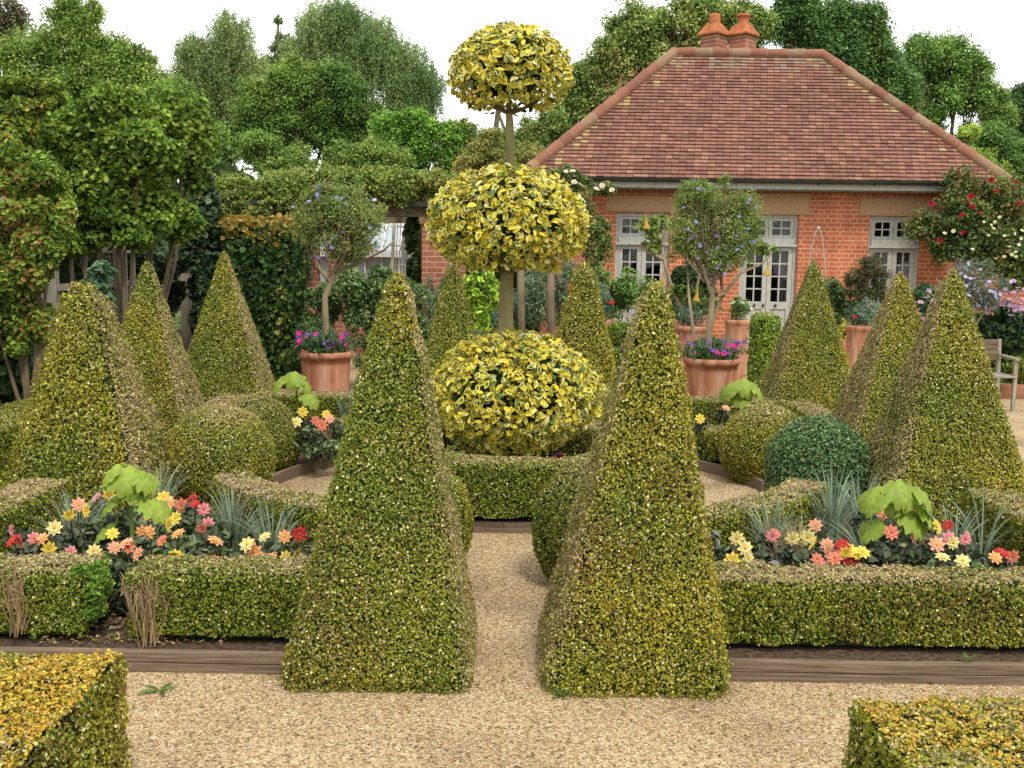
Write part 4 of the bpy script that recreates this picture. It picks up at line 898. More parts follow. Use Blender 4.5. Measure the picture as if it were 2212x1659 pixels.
def greenhouse():
    Y = 18.2; x0, x1 = at(640, 560, Y)[0], at(862, 560, Y)[0]; ze = at(760, 547, Y)[2]; zr = at(760, 452, Y + 1.6)[2] + .25
    loc = ((x0 + x1) / 2, Y, 0); t = thing('greenhouse', 'white lean-to greenhouse with whitened panes seen through the pergola', 'greenhouse', loc)
    g = Geo(); g.box(x0, x1, Y, Y + .12, 0, .45); g.build('plinth', M['pierbrick'], t, loc)
    for k, (v) in enumerate((((x0, Y + .03, .45), (x1, Y + .03, .45), (x1, Y + .03, ze), (x0, Y + .03, ze)), ((x0, Y, ze), (x1, Y, ze), (x1, Y + 1.6, zr), (x0, Y + 1.6, zr)), ((x1, Y + .03, .45), (x1, Y + 1.6, .45), (x1, Y + 1.6, zr), (x1, Y + .03, ze)))):
        g = Geo(); g.add(v, [(0, 1, 2, 3)]); g.build('glazing', M['ghglass'], t, loc)
    g = Geo()
    for x in np.linspace(x0, x1, 7):
        g.bar((x, Y, .45), (x, Y, ze - .06), .03, .04); g.bar((x, Y - .02, ze + .03), (x, Y + 1.58, zr + .02), .03, .03)
    g.build('glazing_bars', M['ghframe'], t, loc)
    g = Geo(); g.box(x0, x1 + .05, Y - .12, Y - .01, ze - .06, ze + .06); g.build('gutter', M['ghframe'], t, loc)
    g = Geo(); g.box(x0, x1, Y + 1.6, Y + 1.75, 0, zr + .1); g.build('back_wall', M['pierbrick'], t, loc)
greenhouse()
def lattice():
    Y = 17.4; a, b = at(846, 600, Y), at(882, 600, Y); z0, z1 = at(860, 640, Y)[2], at(860, 462, Y)[2]; loc = (a[0], Y, 0)
    t = thing('lattice_panel', 'cream wooden lattice panel standing between greenhouse and brick pier', 'trellis', loc)
    for x in (a[0], b[0]):
        g = Geo(); g.bar((x - .06, Y, 0), (x + .05, Y, z1), .06, .05); g.build('post', M['lattice'], t, loc)
    g = Geo()
    for k in range(1, 5): x = a[0] + (b[0] - a[0]) * k / 5; g.bar((x - .06, Y + .03, .2), (x + .05, Y + .03, z1), .02, .012)
    for z in np.arange(.3, z1, .32): g.bar((a[0] - .03, Y + .045, z), (b[0] + .03, Y + .045, z), .015, .02)
    g.build('slats', M['lattice'], t, loc)
lattice()
bush('flower_border', 'leafy perennials below the greenhouse behind the left terracotta pot', 'border plants', [(690, 680, (50, 60)), (760, 640, (45, 70)), (800, 690, (45, 60)), (820, 620, (40, 50)), (880, 660, (40, 60)), (900, 720, (40, 50)), (670, 740, (40, 40)), (800, 760, (40, 40)), (860, 760, (40, 50))], 12.9, 19000, .055,
     [(.03, .075, .025), (.06, .125, .04), (.10, .18, .06), (.17, .23, .10)], kind='oval', aspect=.5)
bush('laurel_shrub', 'glossy bright lime leaved shrub between brick pier and variegated stem', 'shrub', [(1030, 630, (32, 40)), (1060, 640, (24, 36)), (1035, 680, (28, 30)), (1050, 600, (24, 20))], 12.4, 1900, .085, [(.08, .17, .02), (.16, .29, .03), (.26, .42, .05), (.34, .50, .09)], kind='oval', aspect=.42, droop=1.2)
bush('flower_border', 'blue green grassy perennials behind the variegated stem', 'border plants', [(1080, 690, (40, 40)), (1130, 670, (40, 50)), (1180, 670, (50, 60)), (1230, 690, (40, 50)), (1160, 620, (40, 40)), (1220, 610, (36, 50)), (940, 640, (30, 60)), (1280, 650, (40, 50)), (960, 700, (40, 40))], 14.2, 15000, .07,
     [(.045, .095, .05), (.08, .15, .085), (.12, .20, .115), (.17, .22, .12), (.16, .12, .07)], aspect=.22, droop=-1)
for px, top, lab in ((1124, 560, 'left of two pale round posts behind the variegated stem'), (1188, 555, 'right of two pale round posts behind the variegated stem')):
    b = at(px, 740, 13.2); z = at(px, top, 13.2)[2]; g = Geo(); g.tube([(b[0], 13.2, -.02), (b[0] + .01, 13.2, z * .5), (b[0] - .01, 13.2, z), (b[0] - .01, 13.2, z + .004)], [.055, .05, .05, .001], 10)
    props(g.build('wooden_post', M['bark'], None, (b[0], 13.2, 0)), lab, 'post', 'pale posts in the border')
bush('house_shrub', 'reddish twiggy shrub growing against the left end of the house wall', 'shrub', [(1270, 500, (30, 40)), (1290, 550, (34, 45)), (1275, 610, (36, 40)), (1300, 490, (22, 30)), (1262, 450, (24, 30))], 16.6, 6500, .06, [(.05, .10, .022), (.09, .15, .035), (.14, .18, .06), (.20, .15, .08)], (2, 3, 2, 1.5), core=.36, stem=.02)
bush('low_shrub', 'feathery green shrub right of the golden rear pyramid', 'shrub', [(1330, 650, (40, 40)), (1350, 620, (40, 36)), (1400, 640, (30, 40)), (1300, 620, (26, 40))], 14.8, 4500, .06, [(.04, .10, .025), (.075, .16, .035), (.12, .22, .06)], core=.6, aspect=.35)
for px, py, rr, lab in ((1345, 722, (34, 26), 'upper clipped cushion of bright box right of the golden rear pyramid'), (1338, 775, (38, 32), 'lower clipped cushion of bright box right of the golden rear pyramid')):
    c = at(px, py, 12.6); s = 12.6 / 2212
    topiary('box_cushion', lab, 'topiary', ball_surf(c, rr[0] * s, rr[0] * s, rr[1] * s, sq=2.6), .035, 5000, box_pal(0, .02, 0, None, 0, .8, s=40), base=(c[0], c[1], c[2] - rr[1] * s))
# roses on the house
ROSE = rng_()
def blossom(name, petals, r, col, ctr, rng, rows=2, cup=.35, aspect=.75, cstep=.35):
    """flower facing +Z: rows of petals round a small eye"""
    g = Geo()
    for k in range(rows):
        n = petals; a = np.arange(n) * 2 * pi / n + k * pi / n + rng.normal(size=n) * .06; rr = r * (1 - .3 * k)
        d = np.stack([np.cos(a), np.sin(a), np.full(n, cup + cstep * k)], 1); d = unit(d); P = d * rr * .55 + np.array((0, 0, .002 * k))
        N = unit(np.stack([-np.cos(a) * (cup + cstep * k), -np.sin(a) * (cup + cstep * k), np.ones(n)], 1))
        c = np.array(col) * rng.uniform(.82, 1.15, (n, 1)) * (1 - .08 * k)
        g.leaves(P, N, rr * .95, rr * aspect, np.clip(c, 0, .9), rng, 'oval', d, .12)
    V, F = ball_surf((0, 0, r * .1), r * .2, r * .2, r * .14, 5, 8); g.add(V, F, ctr)
    me = g.build(name, M['petal']); COL.objects.unlink(me); return me
def place_flowers(t, loc, protos, pts, rng, face=(0, -.75, .65), spread=.35, sc=(.85, 1.15)):
    for p in pts:
        src = protos[rng.integers(len(protos))]; d = Vector(unit(np.array(face) + rng.normal(size=3) * spread))
        part_copy(src, t, tuple(np.array(p) - np.array(loc)), d.to_track_quat('Z', 'Y').to_euler(), rng.uniform(*sc))
fr = rng_()
F_WHITE = blossom('flower', 6, .055, (.75, .66, .50), (.6, .45, .2), fr, 3, .5, .9)
F_RED = blossom('flower', 6, .062, (.30, .012, .022), (.2, .01, .015), fr, 3, .5, .9)
F_BLUE = blossom('flower', 5, .024, (.26, .26, .58), (.5, .45, .1), fr, 1, .15, .9)
F_MAG = blossom('flower', 6, .034, (.60, .03, .25), (.3, .02, .12), fr, 1, .25, .9)
F_VIO = blossom('flower', 5, .026, (.16, .06, .38), (.5, .4, .1), fr, 1, .3, .9)
F_CREAM = blossom('flower', 6, .05, (.68, .68, .40), (.5, .5, .2), fr, 2, .6, .8)
F_LIL = blossom('flower', 6, .045, (.55, .36, .50), (.45, .3, .4), fr, 2, .5, .8)
F_LAV = blossom('flower', 6, .028, (.42, .42, .58), (.4, .4, .4), fr, 1, .4, .8)
F_REDP = blossom('flower', 5, .04, (.60, .05, .03), (.1, .02, .02), fr, 1, .3, 1.0)
F_ORG = blossom('flower', 5, .04, (.75, .22, .03), (.2, .06, .02), fr, 1, .3, 1.0)
def onpx(pts, Y): return [at(x, y, Y) for x, y in pts]
t, B_, loc, P_ = bush('climbing_rose', 'cream flowered climbing rose over the left end of the house gutter', 'rose', [(1215, 385, (36, 24)), (1250, 400, (34, 26)), (1290, 410, (36, 16)), (1245, 440, (26, 34)), (1225, 420, (30, 30)), (1312, 412, (20, 8))], 17.2, 4300, .065, [(.03, .065, .02), (.06, .11, .03), (.10, .155, .045), (.15, .15, .06)], kind='oval', flowers=1, core=.55)
place_flowers(t, loc, [F_WHITE], onpx([(1237, 372), (1252, 400), (1288, 410), (1240, 395), (1300, 402), (1268, 425), (1222, 372), (1322, 412), (1230, 412)], 16.85), fr)
t, B_, loc, P_ = bush('climbing_rose', 'large dark red flowered climbing rose covering the right corner of the house', 'rose', [(2000, 490, (50, 34)), (2040, 470, (55, 45)), (2090, 440, (60, 50)), (2075, 400, (40, 34)), (2140, 430, (55, 45)), (2185, 430, (45, 45)), (2080, 510, (55, 50)), (2130, 510, (60, 50)), (2190, 490, (50, 50)), (2050, 545, (40, 30)), (2120, 570, (50, 30)), (2030, 530, (30, 30)), (2200, 560, (34, 50)), (2190, 600, (40, 30))], 17.3, 17000, .066, [(.04, .075, .022), (.07, .12, .032), (.11, .165, .045), (.15, .19, .06), (.15, .10, .05)], (2, 3, 2, 1, .5), kind='oval', flowers=1, core=.35, sub=26, subr=.36, rag=.8)
place_flowers(t, loc, [F_RED], onpx([(2115, 463), (2078, 466), (2100, 448), (2088, 436), (2010, 440), (2098, 425), (2082, 505), (2200, 440), (2070, 372), (2140, 390), (2030, 520), (2150, 415), (2195, 395)], 16.75), fr, sc=(.7, 1.1))
place_flowers(t, loc, [F_CREAM], onpx([(2140, 487), (2150, 480), (2145, 495), (2160, 470), (2125, 480), (2170, 510), (2190, 505), (2205, 515), (2200, 530), (2180, 535), (2195, 545), (2170, 555), (2135, 510), (2060, 500), (2195, 555), (2207, 500), (2150, 560), (2100, 540), (2040, 505), (2185, 550)], 16.7), fr, sc=(.6, 1.0))

# ================================================================== POTS
def pot(px, rimpy, Y, rw, label, botz=0.0, taper=.78, rim=True, group='terracotta pots', band=False):
    c = at(px, rimpy, Y); R_ = rw / 2 * Y / 2212; H = c[2]; b = R_ * taper
    prof = [(0.001, botz + .0), (b * .93, botz), (b * .96, botz + .02)]
    for u in np.linspace(.1, .9, 7): prof.append((b + (R_ * .92 - b) * u, botz + (H - botz) * u))
    if band: prof[6:6] = [(prof[5][0] + .02, prof[5][1] + .01), (prof[5][0] + .02, prof[5][1] + .03)]
    prof += [(R_ * .93, H - .075), (R_ * .985, H - .06), (R_, H - .035), (R_ * .99, H - .008), (R_ * .95, H), (R_ * .88, H - .01), (R_ * .86, H - .06)]
    loc = (c[0], Y, botz); t = thing('terracotta_pot', label, 'flower pot', loc, group)
    g = Geo(); g.lathe(prof, (c[0], Y, 0), 40); g.build('pot_body', M['terra'], t, loc)
    g = Geo(); g.lathe([(R_ * .87, H - .05), (.001, H - .035)], (c[0], Y, 0), 24); g.build('potting_soil', M['soil'], t, loc)
    return c, R_, H
def pot_tree(px, rimpy, Y, rw, crown, label, potlab, trunkpts, nblue):
    c, R_, H = pot(px, rimpy, Y, rw, potlab)
    B = blobsY(crown, Y); rng = rng_(); loc = (c[0], Y, H - .05); t = thing('potted_tree', label, 'tree', loc, 'blue flowered potted trees')
    g = Geo(); limb = [at(x, y, Y) for x, y in trunkpts[0]]; limb[0][2] = H - .06; g.tube(limb, np.linspace(.042, .026, len(limb)), 9)
    for br in trunkpts[1:]: g.tube([at(x, y, Y + rng.normal() * .12 * k) for k, (x, y) in enumerate(br)], np.linspace(.024, .008, len(br)), 7)
    for cc, r in B:
        for _ in range(7):
            e = cc + unit(rng.normal(size=3)) * r * rng.uniform(.5, 1.05); s = np.array(limb[-1]) + rng.normal(size=3) * .04; g.tube([s, (s + e) / 2 + rng.normal(size=3) * .05, e], [.011, .007, .003], 5)
    g.build('trunk', M['palebark'], t, loc)
    g = Geo(); pal = pal_mix([(.11, .18, .04), (.18, .27, .055), (.25, .34, .08), (.30, .34, .11), (.22, .17, .09)], (1.6, 3, 3, 1.6, .5), s=7, freq=3)
    P = foliage(g, B, 23000, .036, pal, rng, 18, .5, aspect=.42, flat=.2, inner=.5, rag=.5)
    g.build('crown', M['soft'], t, loc)
    k = rng.permutation(len(P)); P = P[k]; P = P[P[:, 1] < Y - .05][:nblue]
    place_flowers(t, loc, [F_BLUE], P + np.array((0, -.03, 0)), rng, sc=(.8, 1.25))
    return c, R_, H
def bedding(c, R_, H, Y, label, seed):
    rng = np.random.default_rng(seed); loc = (c[0], Y, H - .04); t = thing('bedding_plants', label, 'flowers', loc)
    B = [(np.array((c[0] + math.cos(a) * R_ * .7, Y + math.sin(a) * R_ * .7, H + .07)), np.array((.15, .15, .11))) for a in np.linspace(0, 2 * pi, 8)[:-1]] + [(np.array((c[0], Y, H + .1)), np.array((.2, .2, .14)))]
    g = Geo(); foliage(g, B, 1500, .045, pal_mix([(.03, .08, .02), (.06, .13, .035), (.11, .19, .05), (.13, .17, .12)], (2, 3, 2, 1)), rng, 8, kind='oval', aspect=.4)
    for _ in range(70):      # grassy leaves
        a = rng.uniform(0, 6.28); p = np.array((c[0] + rng.normal() * R_ * .4, Y + rng.normal() * R_ * .4, H)); h = rng.uniform(.15, .34); q = p + np.array((math.cos(a) * .1, math.sin(a) * .1, h))
        g.leaves(np.array([(p + q) / 2]), unit(np.array([(rng.normal(), -1, .2)])), np.linalg.norm(q - p), .012, np.array((.14, .22, .15)), rng, 'kite', np.array([q - p]))
    g.build('foliage', M['soft'], t, loc)
    ang = rng.uniform(pi, 2 * pi, 26); rr = R_ * rng.uniform(.6, 1.12, 26)
    P = np.stack([c[0] + np.cos(ang) * rr, Y + np.sin(ang) * rr, H + rng.uniform(.05, .22, 26)], 1)
    place_flowers(t, loc, [F_MAG], P[:11], rng); place_flowers(t, loc, [F_VIO], P[11:], rng)
PY = 11.5
c, R_, H = pot_tree(703, 758, PY, 120, [(735, 470, (72, 56)), (690, 480, (52, 50)), (780, 480, (50, 50)), (735, 430, (66, 36)), (740, 530, (70, 34)), (690, 420, (40, 24))], 'blue flowered tree with slender bent trunk in the left terracotta pot', 'large terracotta pot with streaked side left of the front pyramids',
            [[(706, 760), (703, 700), (702, 640), (722, 590), (735, 560)], [(712, 610), (690, 580), (670, 520)], [(722, 590), (770, 570), (830, 540), (850, 520)], [(722, 592), (750, 540), (760, 500)], [(718, 595), (705, 550), (700, 500)]], 34)
bedding(c, R_, H, PY, 'magenta and violet bedding flowers under the slender left pot tree', 301)
c, R_, H = pot_tree(1538, 772, PY, 124, [(1545, 500, (72, 60)), (1490, 490, (50, 60)), (1600, 500, (48, 54)), (1545, 440, (70, 44)), (1500, 420, (44, 30)), (1590, 450, (44, 36)), (1560, 560, (60, 30)), (1565, 395, (14, 16)), (1520, 400, (16, 14)), (1480, 540, (40, 28)), (1625, 420, (10, 10))], 'broad blue flowered tree with forked trunk in the right terracotta pot', 'largest orange terracotta pot right of the front pyramids',
            [[(1528, 770), (1532, 720), (1538, 650), (1540, 600)], [(1536, 700), (1560, 640), (1600, 590), (1645, 570), (1670, 545)], [(1562, 640), (1556, 590), (1550, 540)], [(1538, 640), (1520, 580), (1500, 540)], [(1498, 720), (1488, 640), (1485, 560)]], 46)
bedding(c, R_, H, PY, 'magenta and violet bedding flowers under the broad right pot tree', 302)
def small_planting(px, rim, Y, rw, potlab, lab, cols, flw=None, band=False, botz=0, h=.3, nf=6, leaf=.05, taper=.8):
    c, R_, H = pot(px, rim, Y, rw, potlab, botz, taper, band=band); rng = rng_()
    bl = [(np.array((c[0] + rng.normal() * R_ * .4, Y + rng.normal() * R_ * .4, H + h * rng.uniform(.3, .8))), np.array((R_ * .6, R_ * .6, h * .5))) for _ in range(6)]
    t, B, loc, P = bush('potted_plant', lab, 'pot plant', bl, Y, 1300, leaf, cols, flowers=1, aspect=.3, droop=-.6, z0=H - .05)
    if flw: place_flowers(t, loc, [flw], P[rng.permutation(len(P))[:nf]] + np.array((0, -.04, .02)), rng)
BG_ = [(.05, .11, .07), (.09, .17, .12), (.14, .23, .17)]
small_planting(1593, 690, 14.6, 56, 'tall pale terracotta pot by the door between the two french doors', 'leafy white flowered plant in the tall pale pot', [(.04, .1, .025), (.08, .16, .04), (.13, .22, .06)], F_CREAM, taper=.74)
small_planting(1862, 702, 13.2, 70, 'banded terracotta pot half hidden behind the second pyramid from right', 'spiky blue grey leaves under the round headed tree', BG_, F_REDP, band=True, taper=.72, nf=3)
small_planting(1308, 690, 14.0, 28, 'small dark terracotta pot on the ground left of the bright box cushions', 'red flowered plant in the small dark pot', BG_, F_REDP, nf=2, taper=.6)
small_planting(1496, 703, 13.4, 84, 'wide pale terracotta pot behind the largest orange pot', 'blue grey underplanting in the wide pale pot', BG_, None, band=True)
def angels_trumpet():
    Y = 13.4; loc = (*at(1490, 700, Y)[:2], .55); t = thing('angels_trumpet', 'bare stemmed plant with hanging yellow trumpet flowers behind the broad pot tree', 'shrub', loc); rng = rng_()
    g = Geo()
    for pts in ([(1492, 705), (1450, 620), (1433, 560), (1428, 520), (1395, 500)], [(1433, 560), (1400, 545), (1385, 530)], [(1494, 700), (1500, 640), (1520, 560)], [(1430, 530), (1440, 490), (1432, 470)]):
        g.tube([at(x, y, Y) for x, y in pts], np.linspace(.032, .012, len(pts)), 7)
    g.build('stem', M['palebark'], t, loc)
    g = Geo(); foliage(g, blobsY([(1395, 490, (26, 26)), (1430, 480, (26, 20)), (1480, 640, (36, 22)), (1410, 530, (20, 20)), (1520, 660, (30, 16)), (1650, 540, (30, 18))], Y), 420, .13, pal_mix([(.10, .16, .03), (.16, .23, .05), (.24, .30, .08)], (2, 2, 1)), rng, 8, kind='oval', aspect=.4, droop=.6)
    g.build('foliage', M['soft'], t, loc)
    g = Geo(); g.lathe([(.05, -.15), (.048, -.13), (.022, -.09), (.012, -.02), (.007, .03)], (0, 0, 0), 10, (.45, .28, .05)); f = g.build('flower', M['petal'])
    COL.objects.unlink(f)
    for x, y in ((1433, 590), (1507, 625), (1517, 545), (1660, 570), (1395, 468)): part_copy(f, t, tuple(at(x, y, Y - .2) - np.array(loc)), (rng.normal() * .15, rng.normal() * .15, 0))
angels_trumpet()
bush('camellia_shrub', 'dark shrub with a few red blooms against the wall between the french doors', 'shrub', [(1480, 600, (34, 40)), (1510, 640, (30, 40)), (1470, 660, (34, 36)), (1520, 590, (24, 24))], 16.6, 3600, .075, [(.014, .035, .014), (.03, .065, .022), (.05, .10, .035)], kind='oval', core=.6)
def lollipop():
    Y = 13.2; c = at(1872, 612, Y); loc = (c[0], Y, .6); t = thing('standard_tree', 'small round headed standard tree with reddish leaves in front of the third window', 'tree', loc); rng = rng_()
    g = Geo(); g.tube([at(1870, 705, Y), at(1871, 670, Y), at(1872, 620, Y)], [.03, .026, .02], 8); limbs(g, at(1872, 650, Y), at(1872, 630, Y), blobsY([(1872, 610, 50)], Y), rng, .02, 8); g.build('trunk', M['palebark'], t, loc)
    g = Geo(); foliage(g, blobsY([(1872, 605, (48, 46)), (1845, 620, (26, 28)), (1898, 610, (26, 34)), (1880, 575, (30, 22))], Y), 4200, .045, pal_mix([(.03, .05, .018), (.06, .09, .028), (.10, .125, .045), (.16, .09, .05)], (2, 3, 2, .9)), rng, 16, inner=.5, rag=.4, aspect=.4); g.build('crown', M['soft'], t, loc)
lollipop()
# right hand border
bush('golden_shrub', 'yellow leaved shrub behind the banded pot', 'shrub', [(1915, 690, (36, 34)), (1895, 720, (30, 30)), (1835, 720, (20, 30))], 14.2, 1800, .065, [(.12, .17, .02), (.22, .26, .03), (.32, .32, .05)], core=.6)
bush('dark_shrub', 'dark evergreen shrub low against the wall left of the golden shrub', 'shrub', [(1845, 670, (34, 40)), (1810, 640, (16, 30)), (1830, 710, (30, 30))], 15.0, 2200, .07, [(.02, .05, .015), (.045, .09, .025), (.08, .14, .04)], core=.6)
t, B_, loc, P_ = bush('flower_shrub', 'pale pink flowered shrub between the second and third pyramids from right', 'shrub', [(2010, 640, (30, 30)), (1990, 680, (28, 40)), (2020, 690, (30, 40)), (1985, 640, (20, 20))], 14.0, 2600, .07, [(.03, .07, .03), (.06, .12, .05), (.10, .17, .08)], flowers=1, core=.6)
place_flowers(t, loc, [F_LIL], onpx([(1988, 655), (2000, 645), (2012, 668), (1992, 690), (2015, 650), (1983, 672), (2005, 630), (2018, 700)], 13.6), fr)
def lilac():
    Y = 12.2; c = at(2100, 610, Y); loc = (c[0], Y, 0); t = thing('standard_tree', 'silvery standard tree with pale lavender flowers right of the largest right pyramid', 'tree', loc); rng = rng_()
    g = Geo(); B = blobsY([(2100, 600, (50, 40)), (2125, 625, (44, 40)), (2075, 620, (40, 40)), (2105, 650, (40, 26))], Y); limbs(g, at(2108, 780, Y), at(2106, 680, Y), B, rng, .026, 6); g.build('trunk', M['palebark'], t, loc)
    g = Geo(); P = foliage(g, B, 4800, .04, pal_mix([(.10, .14, .09), (.17, .22, .15), (.26, .29, .20), (.30, .30, .36)], (2, 3, 2, 1.2)), rng, 18, inner=.5, rag=.5, aspect=.4); g.build('crown', M['soft'], t, loc)
    P = P[rng.permutation(len(P))]; place_flowers(t, loc, [F_LAV], P[P[:, 1] < Y - .05][:40] + np.array((0, -.03, 0)), rng)
lilac()
t, B_, loc, P_ = bush('lilac_bush', 'mauve plumed perennial clump at the right picture edge', 'flowers', [(2150, 700, (46, 40)), (2190, 690, (40, 40)), (2130, 720, (40, 40)), (2180, 740, (50, 36))], 12.8, 3200, .085, [(.012, .035, .014), (.025, .06, .022), (.05, .10, .035)], flowers=1, core=.36, kind='oval')
rg = rng_()
place_flowers(t, loc, [F_LIL], np.concatenate([at(x, y, 12.3) + rg.normal(size=(14, 3)) * np.array((.09, .06, .05)) for x, y in ((2160, 640), (2180, 632), (2190, 655), (2150, 658), (2205, 670), (2140, 648))]), rg, (0, -.4, .9), .5, (.6, 1.0))
bush('border_shrub', 'bright green leafy shrub behind the wooden chair at the right picture edge', 'shrub', [(2140, 730, (34, 34)), (2180, 760, (50, 44)), (2160, 800, (40, 40)), (2205, 720, (36, 30)), (2120, 700, (26, 26))], 13.6, 4200, .075, [(.05, .11, .025), (.09, .18, .035), (.15, .25, .055)], kind='oval', aspect=.42, core=.65, droop=.5)
def cube_box():
    Y = 12.7; c = at(1650, 765, Y); s = Y / 2212; V, F = ball_surf((c[0], Y, .57), 32 * s, 32 * s, .50, sq=6); 
    topiary('box_cylinder', 'bright green clipped box block in front of the right french door', 'topiary', (V, F), .032, 6000, box_pal(.05, .03, .3, None, 0, .8, bright=1.35, s=41), base=(c[0], Y, .07), shag=.012)
cube_box()
def obelisk():
    Y = 16.6; a = at(1768, 496, Y); bz = 0.; loc = (a[0], Y, 0); t = thing('plant_obelisk', 'thin grey wire obelisk in front of the brick wall behind the third pyramid from right', 'plant support', loc)
    for k in range(4):
        an = k * pi / 2 + .5; g = Geo(); u = np.linspace(0, 1, 9); r = .34 * np.sqrt(1 - u * .985)
        g.tube(np.stack([a[0] + np.cos(an) * r, Y + np.sin(an) * r, a[2] * u], 1), .008, 5); g.build('leg', M['wire'], t, loc)
    for z in (.45, .85, .65): 
        g = Geo(); r = .34 * math.sqrt(1 - z * .985); th = np.linspace(0, 2 * pi, 21); g.tube(np.stack([a[0] + np.cos(th) * r, Y + np.sin(th) * r, np.full(21, a[2] * z)], 1), .005, 4); g.build('hoop', M['wire'], t, loc)
    g = Geo(); V, F = ball_surf((a[0], Y, a[2] + .02), .03, .03, .035, 6, 10); g.add(V, F); g.build('finial', M['wire'], t, loc)
obelisk()
bush('climbing_plant', 'small green climber at the foot of the wire obelisk', 'climber', [(1790, 640, (22, 34)), (1800, 680, (20, 30))], 15.6, 900, .07, [(.04, .09, .03), (.07, .14, .05), (.12, .19, .08)])
def chair():
    Y = 12.3; b = at(2130, 790, Y); loc = (b[0], Y, 0); t = thing('garden_chair', 'weathered wooden garden chair half hidden behind the largest right pyramid', 'chair', loc); x = b[0]
    g = Geo()
    for k in range(4): g.bar((x - .26, Y + .03 + k * .012, .60 + k * .062), (x + .16, Y + .03 + k * .012, .60 + k * .062), .02, .056)
    g.build('backrest', M['timber'], t, loc)
    g = Geo()
    for k in range(5): g.box(x - .27, x + .17, Y - .43 + k * .09, Y - .35 + k * .09, .40, .422)
    g.build('seat', M['greywood'], t, loc)
    for sx in (-.26, .17):
        for yy, zt in ((Y - .38, .60), (Y + .02, .82)):
            g = Geo(); g.bar((x + sx, yy, 0), (x + sx, yy + (.05 if zt > .7 else 0), zt), .04, .04); g.build('leg', M['greywood'], t, loc)
        g = Geo(); g.bar((x + sx, Y - .43, .615), (x + sx, Y, .63), .05, .025); g.build('armrest', M['greywood'], t, loc)
chair()
def brick_edge():
    a = gz(2165, 862, 0.0); Y = a[1]; z = .16
    loc = (a[0] + .6, Y + .4, 0); t = thing('raised_brick_bed', 'low worn red brick planting platform at the right picture edge', 'raised bed', loc)
    x = at(2150, 840, Y)[0]; g = Geo(); g.box(x, x + 2.6, Y, Y + .9, 0, z); g.build('lower_step', M['paving'], t, loc)
    g = Geo(); g.box(x - .05, x + 2.6, Y + .901, Y + 1.9, 0, z + .13); g.build('upper_step', M['paving'], t, loc)
    return x, Y, z
bx, by_, bz_ = brick_edge()
c = at(2204, 800, by_ + .45); topiary('box_ball', 'bright green clipped box ball on the brick platform at the right picture edge', 'topiary', ball_surf((c[0], by_ + .45, bz_ + .20), .20, .20, .22), .028, 7500, box_pal(.1, .05, .1, None, 0, .6, bright=1.1, s=44), base=(c[0], by_ + .45, bz_))
g = Geo(); pal_ = box_pal(.1, .05, .1, None, 0, .6, bright=1.1, s=45); yb_ = by_ + 1.3
c = at(2212, 745, yb_)
for k, (z, r) in enumerate(((.42, .20), (.60, .185), (.78, .16), (.95, .12))): clipped(g, ball_surf((c[0] + .05, yb_, z + .1), r, r, .085, 12, 24), .03, 6500, pal_)
g.tube([(c[0] + .05, yb_, .28), (c[0] + .05, yb_, .8), (c[0] + .05, yb_, 1.0)], .03, 8, (.2, .15, .1), 1)
props(g.build('box_spiral', [M['leaf'], M['core']], None, (c[0] + .05, yb_, .29)), 'tiered clipped box topiary above the ball at the right picture edge', 'topiary')

# ================================================================== FLOWER BEDS
COLS = {'Y': (.78, .60, .10), 'y': (.72, .62, .26), 'O': (.80, .40, .17), 'S': (.76, .38, .25), 'C': (.66, .22, .14), 'R': (.48, .04, .04), 'P': (.72, .28, .30), 'D': (.28, .012, .025)}
DAH = {}
fr2 = rng_()
for k, v in COLS.items(): DAH[k] = blossom('flower', 8, .041, v, (.55, .33, .03) if k in 'YyOS' else (.35, .12, .02), fr2, 2, .10, .50, .16)
DARK = [(.034, .046, .024), (.058, .078, .038), (.09, .105, .05), (.09, .15, .04)]
def dahlia(label, fl, zf=.40, extra=0):
    rng = rng_(); pts = []
    for x, y, k in fl:
        p = gz(x, y, zf + rng.uniform(-.03, .03))
        if p[1] < 4.53: p = at(x, y, 4.53)
        pts.append((p, k))
    P = np.array([p for p, k in pts]); c = P.mean(0); loc = (c[0], c[1] + .03, BED - .01)
    t = thing('dahlia', label, 'flower', loc, 'dark leaved dahlias in the beds')
    g = Geo(); bl = [(np.array((p[0] + rng.normal() * .04, p[1] + .05 + rng.normal() * .03, BED + (p[2] - BED) * rng.uniform(.35, .62))), np.array((.10, .09, .11))) for p in P] + [(np.array((loc[0], loc[1], .2)), np.array((.15, .12, .12)))] * 2
    foliage(g, bl, 130 * len(bl), .052, pal_mix(DARK, (3, 3, 1.6, .7)), rng, 7, .5, 'oval', .62, flat=.5, inner=.5, zmin=BED)
    g.build('foliage', M['leaf'], t, loc)
    g = Geo()
    for p in P: m = (p + np.array(loc)) / 2 + rng.normal(size=3) * .02; g.tube([loc, m, p + np.array((0, .01, -.015))], [.006, .005, .003], 5, (.10, .07, .04))
    g.build('stems', M['attr'], t, loc)
    for p, k in pts: place_flowers(t, loc, [DAH[k]], [p], rng, (0, -.8, .45), .4, (.74, 1.06))
